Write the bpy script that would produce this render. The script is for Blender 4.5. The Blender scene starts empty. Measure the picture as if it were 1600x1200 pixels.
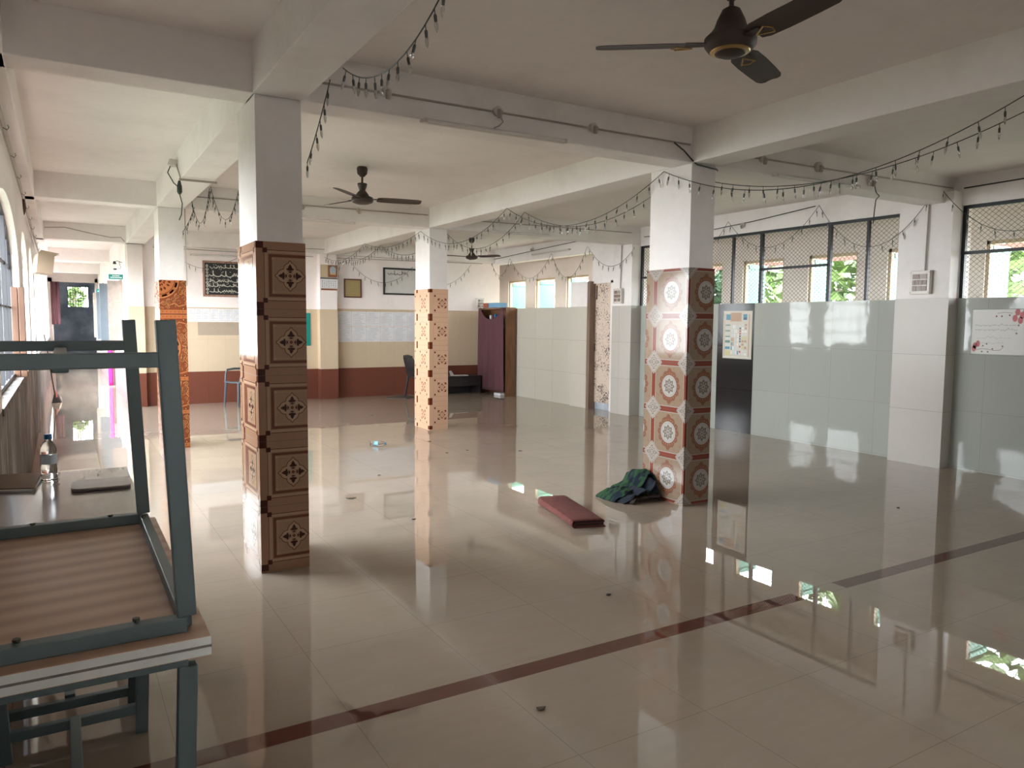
import bpy, bmesh, math, random
from mathutils import Vector, Matrix
random.seed(7)
S = bpy.context.scene
C = S.collection
PI = math.pi

# ------------------------------------------------------------------ camera, sky, light, exposure
def set_camera():
    f, yaw, pit, rol, h = 1172.9, math.radians(30.93), math.radians(4.638), math.radians(.49), 1.5
    fwd = Vector((math.sin(yaw)*math.cos(pit), math.cos(yaw)*math.cos(pit), -math.sin(pit)))
    r = Vector((math.cos(yaw), -math.sin(yaw), 0)); u = r.cross(fwd)
    r2 = r*math.cos(rol)+u*math.sin(rol); u2 = -r*math.sin(rol)+u*math.cos(rol)
    cd = bpy.data.cameras.new('camera'); co = bpy.data.objects.new('camera', cd); C.objects.link(co)
    cd.sensor_fit = 'HORIZONTAL'; cd.sensor_width = 36; cd.lens = f/1600*36; cd.clip_start = .02
    m = Matrix((r2, u2, -fwd)).transposed().to_4x4(); m.translation = (0, 0, h)
    co.matrix_world = m; S.camera = co
set_camera()

SKY_STRENGTH = 7.0
W = bpy.data.worlds.new('sky'); S.world = W; W.use_nodes = True
wn = W.node_tree; wn.nodes.clear()
wo = wn.nodes.new('ShaderNodeOutputWorld'); wb = wn.nodes.new('ShaderNodeBackground')
tc = wn.nodes.new('ShaderNodeTexCoord'); sp = wn.nodes.new('ShaderNodeSeparateXYZ'); cr = wn.nodes.new('ShaderNodeValToRGB')
wn.links.new(tc.outputs['Generated'], sp.inputs[0]); wn.links.new(sp.outputs['Z'], cr.inputs[0])
cr.color_ramp.elements[0].position = 0; cr.color_ramp.elements[0].color = (.93, .975, 1.0, 1)
cr.color_ramp.elements[1].position = .7; cr.color_ramp.elements[1].color = (.84, .94, 1.0, 1)
wn.links.new(cr.outputs[0], wb.inputs[0]); wb.inputs[1].default_value = SKY_STRENGTH
wn.links.new(wb.outputs[0], wo.inputs[0])
W.cycles.sampling_method = 'MANUAL'; W.cycles.sample_map_resolution = 256

def portal(name, loc, rot, sx, sy):                      # marks an opening to the sky; gives off nothing itself
    l = bpy.data.lights.new(name, 'AREA'); l.shape = 'RECTANGLE'; l.size = sx; l.size_y = sy; l.energy = 1
    l.cycles.is_portal = True
    o = bpy.data.objects.new(name, l); C.objects.link(o); o.location = loc; o.rotation_euler = rot
sun = bpy.data.lights.new('sun', 'SUN'); sun.energy = 14; sun.angle = .01; sun.color = (1, .95, .86)
so = bpy.data.objects.new('sun', sun); C.objects.link(so); so.rotation_euler = (math.radians(-22), math.radians(28), 0)
portal('daylight_left', (-.62, 15.4, 1.66), (0, -PI/2, 0), 1.5, 21.4)      # faces +X
portal('daylight_right', (9.22, 8.8, 1.75), (0, PI/2, 0), 1.55, 16.5)        # faces -X
portal('daylight_corridor', (1.25, 20.3, 1.6), (0, PI/2, 0), 2.2, 10.6)

S.view_settings.view_transform = 'Standard'; S.view_settings.look = 'None'
S.view_settings.gamma = 1; S.view_settings.use_curve_mapping = False
S.view_settings.exposure = 2.22
S.cycles.max_bounces = 10; S.cycles.diffuse_bounces = 7; S.cycles.glossy_bounces = 5
S.cycles.transmission_bounces = 6; S.cycles.transparent_max_bounces = 12
S.cycles.sample_clamp_indirect = 12
S.cycles.caustics_reflective = False; S.cycles.caustics_refractive = False

# ------------------------------------------------------------------ materials
def new_mat(name):
    m = bpy.data.materials.new(name); m.use_nodes = True
    return m, m.node_tree, m.node_tree.nodes['Principled BSDF']
def rgb(c): return (c[0], c[1], c[2], 1)
def mix_node(nt, a, b, fac, mode='MIX'):
    n = nt.nodes.new('ShaderNodeMix'); n.data_type = 'RGBA'; n.blend_type = mode
    for s, v in ((6, a), (7, b), (0, fac)):
        if hasattr(v, 'is_linked') or hasattr(v, 'node'): nt.links.new(v, n.inputs[s])
        else: n.inputs[s].default_value = rgb(v) if s else v
    return n.outputs[2]
def mth(nt, op, a, b=0.0, c=None):
    n = nt.nodes.new('ShaderNodeMath'); n.operation = op
    for i, v in enumerate((a, b) if c is None else (a, b, c)):
        if hasattr(v, 'node'): nt.links.new(v, n.inputs[i])
        else: n.inputs[i].default_value = v
    return n.outputs[0]
def coords(nt, scale=(1, 1, 1), world=True):
    mp = nt.nodes.new('ShaderNodeMapping'); mp.inputs['Scale'].default_value = scale
    if world:
        g = nt.nodes.new('ShaderNodeNewGeometry'); nt.links.new(g.outputs['Position'], mp.inputs[0])
    else:
        t = nt.nodes.new('ShaderNodeTexCoord'); nt.links.new(t.outputs['Object'], mp.inputs[0])
    return mp.outputs[0]
def noise(nt, vec, scale, detail=4, rough=.55):
    n = nt.nodes.new('ShaderNodeTexNoise'); n.inputs['Scale'].default_value = scale
    n.inputs['Detail'].default_value = detail; n.inputs['Roughness'].default_value = rough
    nt.links.new(vec, n.inputs['Vector']); return n.outputs[0]
def ramp(nt, v, p0, p1, c0=(0, 0, 0), c1=(1, 1, 1)):
    r = nt.nodes.new('ShaderNodeValToRGB'); nt.links.new(v, r.inputs[0])
    r.color_ramp.elements[0].position = p0; r.color_ramp.elements[1].position = p1
    r.color_ramp.elements[0].color = rgb(c0); r.color_ramp.elements[1].color = rgb(c1); return r.outputs[0]
def bump(nt, bs, h, strength=.2, dist=.01):
    b = nt.nodes.new('ShaderNodeBump'); b.inputs['Strength'].default_value = strength; b.inputs['Distance'].default_value = dist
    nt.links.new(h, b.inputs['Height']); nt.links.new(b.outputs[0], bs.inputs['Normal'])

def plain(name, col, rough=.5, metal=0., var=.12, vscale=9, spec=.5, bmp=0., world=False, stretch=(1, 1, 1)):
    m, nt, bs = new_mat(name)
    v = coords(nt, stretch, world)
    n = noise(nt, v, vscale)
    dark = tuple(x*(1-var) for x in col); lite = tuple(min(1, x*(1+var)) for x in col)
    nt.links.new(mix_node(nt, dark, lite, n), bs.inputs['Base Color'])
    bs.inputs['Roughness'].default_value = rough; bs.inputs['Metallic'].default_value = metal
    bs.inputs['Specular IOR Level'].default_value = spec
    if bmp: bump(nt, bs, noise(nt, v, vscale*6), bmp, .004)
    return m
def plaster(name, col, grime=(.42, .36, .31), amount=.35):
    m, nt, bs = new_mat(name); v = coords(nt)
    a = ramp(nt, noise(nt, v, 1.3, 6, .62), .48, .8); b = noise(nt, v, 14, 5)
    c = mix_node(nt, tuple(x*.95 for x in col), tuple(min(1, x*1.04) for x in col), b)
    f = mth(nt, 'MULTIPLY', a, amount)
    nt.links.new(mix_node(nt, c, grime, f), bs.inputs['Base Color'])
    bs.inputs['Roughness'].default_value = .75; bs.inputs['Specular IOR Level'].default_value = .25
    bump(nt, bs, noise(nt, v, 30, 6), .12, .006); return m
def gridlines(nt, vec, axes, size, off, width):
    """1 on tile joints; axes: which two of x,y,z"""
    s = nt.nodes.new('ShaderNodeSeparateXYZ'); nt.links.new(vec, s.inputs[0])
    out = None
    for ax, sz, of in zip(axes, size, off):
        t = mth(nt, 'SUBTRACT', s.outputs[ax], of); t = mth(nt, 'DIVIDE', t, sz); t = mth(nt, 'FRACT', t)
        t = mth(nt, 'SUBTRACT', t, .5); t = mth(nt, 'ABSOLUTE', t); t = mth(nt, 'SUBTRACT', .5, t)
        g = mth(nt, 'LESS_THAN', mth(nt, 'MULTIPLY', t, sz), width)
        out = g if out is None else mth(nt, 'MAXIMUM', out, g)
    return out
def tile_cells(nt, vec, axes, size, off):
    s = nt.nodes.new('ShaderNodeSeparateXYZ'); nt.links.new(vec, s.inputs[0]); cs = []
    for ax, sz, of in zip(axes, size, off):
        cs.append(mth(nt, 'FLOOR', mth(nt, 'DIVIDE', mth(nt, 'SUBTRACT', s.outputs[ax], of), sz)))
    cb = nt.nodes.new('ShaderNodeCombineXYZ'); nt.links.new(cs[0], cb.inputs[0]); nt.links.new(cs[1], cb.inputs[1])
    w = nt.nodes.new('ShaderNodeTexWhiteNoise'); nt.links.new(cb.outputs[0], w.inputs['Vector']); return w
def walltile(name, col, axes, size, off, joint=(.3, .28, .25), rough=.1, streak=(1, 1, 1), var=.05, tilt=.012, width=.002):
    m, nt, bs = new_mat(name); v = coords(nt)
    g = gridlines(nt, v, axes, size, off, width); w = tile_cells(nt, v, axes, size, off)
    n = noise(nt, coords(nt, streak), 10, 5)
    c = mix_node(nt, tuple(x*(1-var) for x in col), tuple(min(1, x*(1+var)) for x in col), n)
    c = mix_node(nt, c, tuple(x*.93 for x in col), mth(nt, 'MULTIPLY', w.outputs[0], .6))
    nt.links.new(mix_node(nt, c, joint, g), bs.inputs['Base Color'])
    bs.inputs['Roughness'].default_value = rough; bs.inputs['Specular IOR Level'].default_value = .2
    # each tile is laid a hair out of true, and its glaze waves a little
    geo = nt.nodes.new('ShaderNodeNewGeometry')
    vm = nt.nodes.new('ShaderNodeVectorMath'); vm.operation = 'SUBTRACT'; nt.links.new(w.outputs['Color'], vm.inputs[0]); vm.inputs[1].default_value = (.5, .5, .5)
    sc = nt.nodes.new('ShaderNodeVectorMath'); sc.operation = 'SCALE'; nt.links.new(vm.outputs[0], sc.inputs[0]); sc.inputs['Scale'].default_value = tilt
    ad = nt.nodes.new('ShaderNodeVectorMath'); ad.operation = 'ADD'; nt.links.new(geo.outputs['Normal'], ad.inputs[0]); nt.links.new(sc.outputs[0], ad.inputs[1])
    no = nt.nodes.new('ShaderNodeVectorMath'); no.operation = 'NORMALIZE'; nt.links.new(ad.outputs[0], no.inputs[0])
    b = nt.nodes.new('ShaderNodeBump'); b.inputs['Strength'].default_value = .08; b.inputs['Distance'].default_value = .01
    nt.links.new(noise(nt, v, 5, 2), b.inputs['Height']); nt.links.new(no.outputs[0], b.inputs['Normal'])
    nt.links.new(b.outputs[0], bs.inputs['Normal']); return m

def floor_mat():
    m, nt, bs = new_mat('polished_floor_tile'); v = coords(nt)
    s = nt.nodes.new('ShaderNodeSeparateXYZ'); nt.links.new(v, s.inputs[0])
    X, Y = s.outputs[0], s.outputs[1]
    near = mth(nt, 'LESS_THAN', Y, 2.66)
    yb = mth(nt, 'ADD', mth(nt, 'MULTIPLY', near, -.10), 2.715)             # joint origin, before or behind the red border
    yl = mth(nt, 'SUBTRACT', Y, yb)
    cb = nt.nodes.new('ShaderNodeCombineXYZ'); nt.links.new(mth(nt, 'SUBTRACT', X, .295), cb.inputs[0]); nt.links.new(yl, cb.inputs[1])
    g = gridlines(nt, cb.outputs[0], (0, 1), (.602, .592), (0, 0), .0014)
    w = tile_cells(nt, cb.outputs[0], (0, 1), (.602, .592), (0, 0))
    n1 = noise(nt, coords(nt, (1, 1, 1)), 2.2, 6, .6); n2 = noise(nt, coords(nt, (1, 5, 1)), 5, 6, .65)
    c = mix_node(nt, (.34, .268, .21), (.41, .332, .265), n2)
    c = mix_node(nt, c, (.30, .245, .195), mth(nt, 'MULTIPLY', ramp(nt, n1, .45, .75), .5))
    c = mix_node(nt, c, (.35, .29, .23), mth(nt, 'MULTIPLY', w.outputs[0], .25))
    # the red border strip
    inb = mth(nt, 'MULTIPLY', mth(nt, 'GREATER_THAN', Y, 2.614), mth(nt, 'LESS_THAN', Y, 2.714))
    gap = mth(nt, 'MULTIPLY', mth(nt, 'GREATER_THAN', X, 3.46), mth(nt, 'LESS_THAN', X, 3.82))
    inb = mth(nt, 'MULTIPLY', inb, mth(nt, 'SUBTRACT', 1.0, gap))
    red = mix_node(nt, (.10, .036, .026), (.15, .055, .04), n2)
    c = mix_node(nt, c, red, inb)
    # pink stone edging along the left wall
    edge = mth(nt, 'LESS_THAN', X, -.215)
    c = mix_node(nt, c, (.45, .29, .22), edge)
    edj = mth(nt, 'LESS_THAN', mth(nt, 'ABSOLUTE', mth(nt, 'ADD', X, .215)), .003)
    g = mth(nt, 'MAXIMUM', g, edj)
    # threshold joint where the corridor begins
    th = mth(nt, 'LESS_THAN', mth(nt, 'ABSOLUTE', mth(nt, 'SUBTRACT', Y, 14.62)), .012)
    g = mth(nt, 'MAXIMUM', g, th)
    c = mix_node(nt, c, (.15, .115, .09), mth(nt, 'MULTIPLY', g, .55))
    # scuffs and dust
    d = ramp(nt, noise(nt, coords(nt), 9, 8, .7), .66, .74)
    c = mix_node(nt, c, (.26, .21, .165), mth(nt, 'MULTIPLY', d, .35))
    nt.links.new(c, bs.inputs['Base Color'])
    r = mth(nt, 'ADD', mth(nt, 'MULTIPLY', n1, .014), .004)
    r = mth(nt, 'ADD', r, mth(nt, 'MULTIPLY', d, .12)); nt.links.new(r, bs.inputs['Roughness'])
    bs.inputs['Specular IOR Level'].default_value = .48
    bump(nt, bs, noise(nt, coords(nt), 1.7, 2), .014, .02)
    return m

def stained(name, col, stain, stretch=(1, 1, .12), p=(.45, .7), rough=.8):
    m, nt, bs = new_mat(name); v = coords(nt)
    n = noise(nt, coords(nt, stretch), 16, 7, .7); big = noise(nt, v, 1.5, 4)
    f = ramp(nt, mth(nt, 'MULTIPLY', n, mth(nt, 'ADD', big, .5)), *p)
    nt.links.new(mix_node(nt, col, stain, f), bs.inputs['Base Color']); bs.inputs['Roughness'].default_value = rough
    bump(nt, bs, n, .25, .01); return m
def woodm(name, a, b, scale=6, stretch=(1, 1, .08), rough=.5, world=False):
    m, nt, bs = new_mat(name); v = coords(nt, stretch, world)
    n = noise(nt, v, scale*4, 6, .65)
    nt.links.new(mix_node(nt, a, b, ramp(nt, n, .35, .68)), bs.inputs['Base Color']); bs.inputs['Roughness'].default_value = rough
    return m
def laminate_light_bands():  # brown laminate; its soft bands are reflected light and shadow painted into the colour
    m, nt, bs = new_mat('brown_laminate_painted_light'); t = nt.nodes.new('ShaderNodeTexCoord')
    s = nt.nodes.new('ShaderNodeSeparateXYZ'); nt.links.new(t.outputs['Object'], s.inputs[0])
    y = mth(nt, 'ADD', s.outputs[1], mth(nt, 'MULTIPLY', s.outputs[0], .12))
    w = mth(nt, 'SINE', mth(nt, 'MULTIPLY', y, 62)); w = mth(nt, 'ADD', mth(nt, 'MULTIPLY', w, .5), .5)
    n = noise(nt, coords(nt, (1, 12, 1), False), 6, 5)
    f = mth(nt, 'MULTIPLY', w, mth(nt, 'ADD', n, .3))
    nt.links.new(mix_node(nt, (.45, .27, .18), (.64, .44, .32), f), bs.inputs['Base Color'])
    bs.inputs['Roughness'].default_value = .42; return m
def glassy(name, col, rough=.05, trans=1.):
    m, nt, bs = new_mat(name); v = coords(nt, (1, 1, 1), False)
    nt.links.new(mix_node(nt, col, tuple(min(1, x*1.05) for x in col), noise(nt, v, 20)), bs.inputs['Base Color'])
    bs.inputs['Roughness'].default_value = rough; bs.inputs['Transmission Weight'].default_value = trans; bs.inputs['IOR'].default_value = 1.3
    return m
def peeling():
    m, nt, bs = new_mat('flaking_cream_paint'); v = coords(nt)
    s = nt.nodes.new('ShaderNodeSeparateXYZ'); nt.links.new(v, s.inputs[0])
    n = noise(nt, coords(nt, (1, 1, .6)), 52, 7, .65)
    low = ramp(nt, s.outputs[2], 0, 1)
    n = mth(nt, 'ADD', n, mth(nt, 'MULTIPLY', noise(nt, v, 3.2, 2), .42))
    f = ramp(nt, n, .765, .79)
    nt.links.new(mix_node(nt, (.66, .54, .44), (.06, .04, .03), f), bs.inputs['Base Color']); bs.inputs['Roughness'].default_value = .5
    bump(nt, bs, f, -.3, .004); return m
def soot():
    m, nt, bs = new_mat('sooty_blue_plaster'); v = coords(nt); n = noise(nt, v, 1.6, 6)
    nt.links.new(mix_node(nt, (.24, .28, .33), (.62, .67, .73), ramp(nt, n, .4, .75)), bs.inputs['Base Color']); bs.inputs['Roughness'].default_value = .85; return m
def foliage(name, a, b):
    m, nt, bs = new_mat(name); v = coords(nt)
    nt.links.new(mix_node(nt, a, b, noise(nt, v, 3, 4)), bs.inputs['Base Color'])
    bs.inputs['Roughness'].default_value = .6
    bs.inputs['Subsurface Weight'].default_value = 0
    return m

M = {}
M['white'] = plaster('off_white_plaster', (.80, .765, .745))
M['ceil'] = plaster('ceiling_plaster', (.78, .735, .71), (.46, .42, .39), .3)
M['wallpaint'] = plaster('pinkish_white_paint', (.87, .80, .775), (.5, .44, .4), .25)
M['veranda'] = plaster('bare_grey_render', (.54, .475, .44), (.34, .29, .26), .5)
M['floor'] = floor_mat()
M['tile_right'] = walltile('pale_glazed_wall_tile', (.36, .375, .34), (1, 2), (.6, .6), (5.3, .02), streak=(1, 14, .25), var=.06, rough=.045)
M['tile_cream'] = walltile('cream_glazed_wall_tile', (.55, .52, .445), (1, 2), (.6, .6), (13.1, 0), var=.04)
M['tile_pier'] = walltile('grey_white_pier_tile', (.50, .47, .43), (1, 2), (1.2, .6), (.2, .0), rough=.25)
M['tile_beige'] = walltile('beige_dado_tile', (.60, .48, .345), (0, 2), (.3, .58), (4.66, .58), joint=(.45, .36, .26), rough=.18, width=.0015)
M['tile_brown'] = walltile('red_brown_skirting_tile', (.17, .058, .038), (0, 2), (.6, .6), (4.66, 0), joint=(.12, .04, .03), rough=.22)
M['tile_black'] = walltile('black_granite_tile', (.020, .018, .018), (1, 2), (.66, .6), (7.11, .0), joint=(.005, .005, .005), rough=.12)
M['pink_dado'] = plaster('faded_pink_paint', (.36, .26, .27))
M['stain'] = stained('water_stained_plaster', (.36, .33, .30), (.06, .047, .04), p=(.30, .52))
M['iron'] = plain('black_painted_iron', (.018, .018, .022), .45, .3)
M['mesh'] = plain('grey_expanded_steel', (.10, .095, .09), .5, .4)
M['wire'] = plain('dark_green_flex', (.02, .032, .024), .5)
M['bulb'] = glassy('clear_lamp_glass', (.85, .84, .8), .08, .8)
M['socket'] = plain('dark_lamp_socket', (.05, .055, .045), .5)
M['pvc'] = plain('white_plastic_conduit', (.55, .51, .47), .4)
M['pvcd'] = plain('grimy_plastic', (.33, .29, .25), .5)
M['tube'] = plain('milk_glass_tube', (.66, .63, .6), .25)
M['fan'] = plain('dark_brown_enamel', (.05, .034, .028), .5, .0, .12, 9, .3)
M['gold'] = plain('gilded_trim', (.45, .30, .12), .3, .8)
M['teal'] = plain('teal_grey_enamel', (.12, .165, .172), .45, .1, .1)
M['teald'] = plain('dark_teal_enamel', (.08, .115, .12), .45, .1, .1)
M['band'] = laminate_light_bands()
M['grey_lam'] = woodm('grey_laminate', (.20, .175, .155), (.25, .22, .20), 4, (1, .1, 1), .16)
M['edge'] = plain('white_edge_banding', (.74, .75, .72), .4)
M['bolt'] = plain('dark_steel_bolt', (.10, .09, .07), .5, .6)
M['maroon'] = plain('maroon_checked_cloth', (.095, .034, .042), .9, 0, .25, 40)
M['magenta'] = plain('magenta_cloth', (.62, .015, .30), .8, 0, .2, 20)
M['wood'] = woodm('stained_timber', (.10, .042, .018), (.24, .11, .05))
M['woodo'] = woodm('orange_brown_board', (.06, .022, .01), (.10, .042, .018))
M['blackp'] = plain('black_plastic', (.02, .017, .018), .35)
M['slatep'] = plain('slate_blue_plastic', (.07, .09, .11), .4)
M['paper'] = plain('white_paper', (.70, .70, .72), .7)
M['ink'] = plain('grey_print', (.34, .35, .40), .7)
M['inkd'] = plain('dark_ink', (.10, .08, .08), .7)
M['blackboard'] = plain('black_board_paint', (.014, .014, .015), .5)
M['chalk'] = plain('pale_script_paint', (.56, .55, .48), .6)
M['framew'] = woodm('pinkish_wood_frame', (.25, .13, .09), (.40, .24, .18))
M['framed'] = plain('dark_red_wood_frame', (.09, .025, .015), .35)
M['goldfoil'] = plain('dull_gold_foil', (.46, .36, .18), .35, .5, .3, 60)
M['wboard'] = plain('whiteboard_surface', (.56, .55, .52), .25)
M['carton'] = plain('brown_cardboard', (.25, .185, .13), .8)
M['cartond'] = plain('dark_cardboard', (.22, .15, .10), .8)
M['green_sign'] = plain('teal_green_sign', (.0, .22, .19), .5)
M['white_sign'] = plain('white_sign_paint', (.8, .8, .8), .5)
M['mat_red'] = plain('red_brown_woven_mat', (.15, .042, .036), .9, 0, .45, 24)
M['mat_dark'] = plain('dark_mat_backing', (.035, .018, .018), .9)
M['cl_green'], nt_, bs_ = new_mat('green_and_navy_woven_cloth')
nt_.links.new(mix_node(nt_, mix_node(nt_, (.015, .05, .024), (.045, .10, .042), noise(nt_, coords(nt_, (1, 1, 1)), 60, 5)), (.014, .022, .034), ramp(nt_, noise(nt_, coords(nt_, (1, 2.5, 1)), 9, 3), .46, .56)), bs_.inputs['Base Color'])
bs_.inputs['Roughness'].default_value = .95; bs_.inputs['Specular IOR Level'].default_value = .2
M['cl_navy'] = plain('navy_cloth', (.012, .017, .028), .9)
M['cl_brown'] = plain('dark_brown_cloth', (.03, .018, .016), .9)
M['bottle'] = glassy('clear_bottle_plastic', (.93, .96, .97), .04, 1)
M['blue'] = plain('blue_plastic', (.0, .13, .33), .4)
M['label'] = plain('pale_blue_label', (.60, .70, .78), .5)
M['bottleblue'] = plain('light_blue_plastic', (.30, .62, .80), .3)
M['switch'] = plain('ivory_switch_plate', (.58, .55, .50), .35)
M['rocker'] = plain('brown_switch', (.20, .13, .10), .35)
M['peel'] = peeling()
M['jamb'] = woodm('brown_door_frame', (.17, .11, .08), (.25, .165, .125), world=True)
M['soot'] = soot()
M['green_paint'] = plain('pale_green_paint', (.06, .20, .13), .5)
M['yellowjamb'] = plain('cream_reveal', (.38, .29, .19), .7)
M['leaf'] = foliage('yellow_green_leaves', (.018, .055, .008), (.08, .125, .016))  # leaf colour mottled from dark green to yellowish green
M['leaf2'] = foliage('dark_leaves', (.008, .03, .01), (.03, .075, .025))
M['bark'] = woodm('bark', (.10, .07, .05), (.2, .15, .1))
M['ground'] = plain('dry_earth', (.07, .075, .06), .9)
M['roofsheet'] = plain('white_roof_sheet', (.6, .6, .58), .5)
M['rustwood'] = woodm('rusty_timber', (.05, .018, .010), (.10, .042, .026))
M['dust'] = plain('dead_leaf', (.09, .06, .04), .8)

# ------------------------------------------------------------------ mesh helpers
class MB:
    def __init__(s): s.v = []; s.f = []; s.m = []; s.mats = []
    def mi(s, mat):
        if mat not in s.mats: s.mats.append(mat)
        return s.mats.index(mat)
    def add(s, vs, fs, mat):
        b = len(s.v); k = s.mi(mat); s.v += [tuple(x) for x in vs]
        for f in fs: s.f.append([b+i for i in f]); s.m.append(k)
        return s
    def box(s, x0, x1, y0, y1, z0, z1, mat):
        x0, x1 = min(x0, x1), max(x0, x1); y0, y1 = min(y0, y1), max(y0, y1); z0, z1 = min(z0, z1), max(z0, z1)
        vs = [(x0,y0,z0),(x1,y0,z0),(x1,y1,z0),(x0,y1,z0),(x0,y0,z1),(x1,y0,z1),(x1,y1,z1),(x0,y1,z1)]
        return s.add(vs, [(0,3,2,1),(4,5,6,7),(0,1,5,4),(1,2,6,5),(2,3,7,6),(3,0,4,7)], mat)
    def bar(s, a, b, w, h, mat, up=(0, 0, 1)):
        a, b = Vector(a), Vector(b); d = (b-a).normalized(); u = Vector(up)
        if abs(d.dot(u)) > .98: u = Vector((0, 1, 0))
        r = d.cross(u).normalized(); u = r.cross(d).normalized()
        vs = [p+r*(i*w/2)+u*(j*h/2) for p in (a, b) for i, j in ((-1,-1),(1,-1),(1,1),(-1,1))]
        return s.add(vs, [(0,1,2,3),(7,6,5,4),(0,4,5,1),(1,5,6,2),(2,6,7,3),(3,7,4,0)], mat)
    def tube(s, pts, r, mat, n=6, cap=True):
        pts = [Vector(p) for p in pts]; rs = r if isinstance(r, (list, tuple)) else [r]*len(pts)
        vs = []; fs = []; prev = None
        for i, p in enumerate(pts):
            d = (pts[min(i+1, len(pts)-1)]-pts[max(i-1, 0)])
            d = d.normalized() if d.length > 1e-9 else Vector((0, 0, 1))
            if prev is None:
                u = Vector((0, 0, 1)) if abs(d.z) < .9 else Vector((1, 0, 0)); a = d.cross(u).normalized()
            else:
                a = (prev-d*prev.dot(d)).normalized()
            prev = a; b = d.cross(a)
            for k in range(n):
                t = 2*PI*k/n; vs.append(p+(a*math.cos(t)+b*math.sin(t))*rs[i])
        for i in range(len(pts)-1):
            for k in range(n):
                fs.append((i*n+k, i*n+(k+1) % n, (i+1)*n+(k+1) % n, (i+1)*n+k))
        if cap: fs.append(tuple(range(n-1, -1, -1))); fs.append(tuple((len(pts)-1)*n+k for k in range(n)))
        return s.add(vs, fs, mat)
    def lathe(s, prof, mat, n=24, at=(0, 0, 0)):
        vs = []; fs = []; ox, oy, oz = at
        for r, z in prof:
            for k in range(n):
                t = 2*PI*k/n; vs.append((ox+r*math.cos(t), oy+r*math.sin(t), oz+z))
        for i in range(len(prof)-1):
            for k in range(n): fs.append((i*n+k, i*n+(k+1) % n, (i+1)*n+(k+1) % n, (i+1)*n+k))
        fs.append(tuple(range(n-1, -1, -1))); fs.append(tuple((len(prof)-1)*n+k for k in range(n)))
        return s.add(vs, fs, mat)
    def prism(s, poly, off, mat):                       # poly: 3-D points, off: extrusion vector
        n = len(poly); o = Vector(off); vs = [Vector(p) for p in poly]+[Vector(p)+o for p in poly]
        fs = [tuple(range(n-1, -1, -1)), tuple(range(n, 2*n))]+[(i, (i+1) % n, n+(i+1) % n, n+i) for i in range(n)]
        return s.add(vs, fs, mat)
    def build(s, name, parent=None, smooth=False, bevel=0, loc=None):
        me = bpy.data.meshes.new(name); me.from_pydata(s.v, [], s.f)
        for m in s.mats: me.materials.append(m)
        me.polygons.foreach_set('material_index', s.m)
        bm = bmesh.new(); bm.from_mesh(me); bmesh.ops.recalc_face_normals(bm, faces=bm.faces); bm.to_mesh(me); bm.free()
        if smooth:
            me.polygons.foreach_set('use_smooth', [True]*len(me.polygons)); me.set_sharp_from_angle(angle=math.radians(38))
        me.update()
        o = bpy.data.objects.new(name, me); C.objects.link(o)
        if parent: o.parent = parent
        if loc: o.location = loc
        if bevel:
            b = o.modifiers.new('bevel', 'BEVEL'); b.width = bevel; b.segments = 2; b.limit_method = 'ANGLE'
        return o
def tag(o, label, cat, group=None, kind=None):
    o['label'] = label; o['category'] = cat
    if group: o['group'] = group
    if kind: o['kind'] = kind
    return o
def thing(name, label, cat, loc=(0, 0, 0), rot=(0, 0, 0), group=None):
    o = bpy.data.objects.new(name, None); C.objects.link(o); o.location = loc; o.rotation_euler = rot
    o.empty_display_size = .1
    return tag(o, label, cat, group)
def struct(o, label=None, cat=None):
    o['kind'] = 'structure'
    if label: o['label'] = label
    if cat: o['category'] = cat
    return o
def copy_tree(o, parent=None):
    c = o.copy(); C.objects.link(c)
    if parent is not None: c.parent = parent
    for ch in list(o.children): copy_tree(ch, c)
    return c

# ------------------------------------------------------------------ the building
ZB, ZC = 2.787, 3.06               # beam soffit, ceiling
XA, XD, CW, YA, YB, CD = .973, 4.354, .287, 4.507, 9.5, .506
XR, YF = 8.1, 14.5

struct(MB().box(-.9, 9.16, -.9, 30, -.12, 0, M['floor']).build('floor'))
struct(MB().box(-.56, 9.16, -.9, 14.75, ZC, ZC+.15, M['ceil']).build('ceiling'))
struct(MB().box(-.56, 1.25, 14.75, 30, ZC, ZC+.15, M['ceil']).build('ceiling_corridor'))

# left wall: stained below the sills, arched windows between piers
left_windows = [(-.75, .7), (5.2, 2.85), (8.6, 1.6), (10.6, 1.6), (12.6, 1.6)]+[(14.7+1.9*k, 1.5) for k in range(7)]
SILL, SPRING, APEX = .97, 1.95, 2.40
wl = MB()
X0, X1 = -.46, -.31
wl.box(X0, X1, -.9, 30, 0, SILL, M['stain'])
def arch(y0, y1, n=12):
    c = (y0+y1)/2; w = (y1-y0)/2
    return [(c-w*math.cos(PI*i/n), SPRING+(APEX-SPRING)*math.sin(PI*i/n)) for i in range(n+1)]
ys = [-.9]
for y, WLW in left_windows:
    wl.box(X0, X1, ys[-1], y, SILL, ZC, M['white'])
    pts = arch(y, y+WLW)
    for (a, za), (b, zb) in zip(pts[:-1], pts[1:]):
        wl.prism([(X0, a, za), (X0, b, zb), (X0, b, ZC), (X0, a, ZC)], (X1-X0, 0, 0), M['white'])
    # jamb part between sill and spring is the open window
    ys.append(y+WLW)
wl.box(X0, X1, ys[-1], 30, SILL, ZC, M['white'])
struct(wl.build('wall_left'))
k = 0
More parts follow.
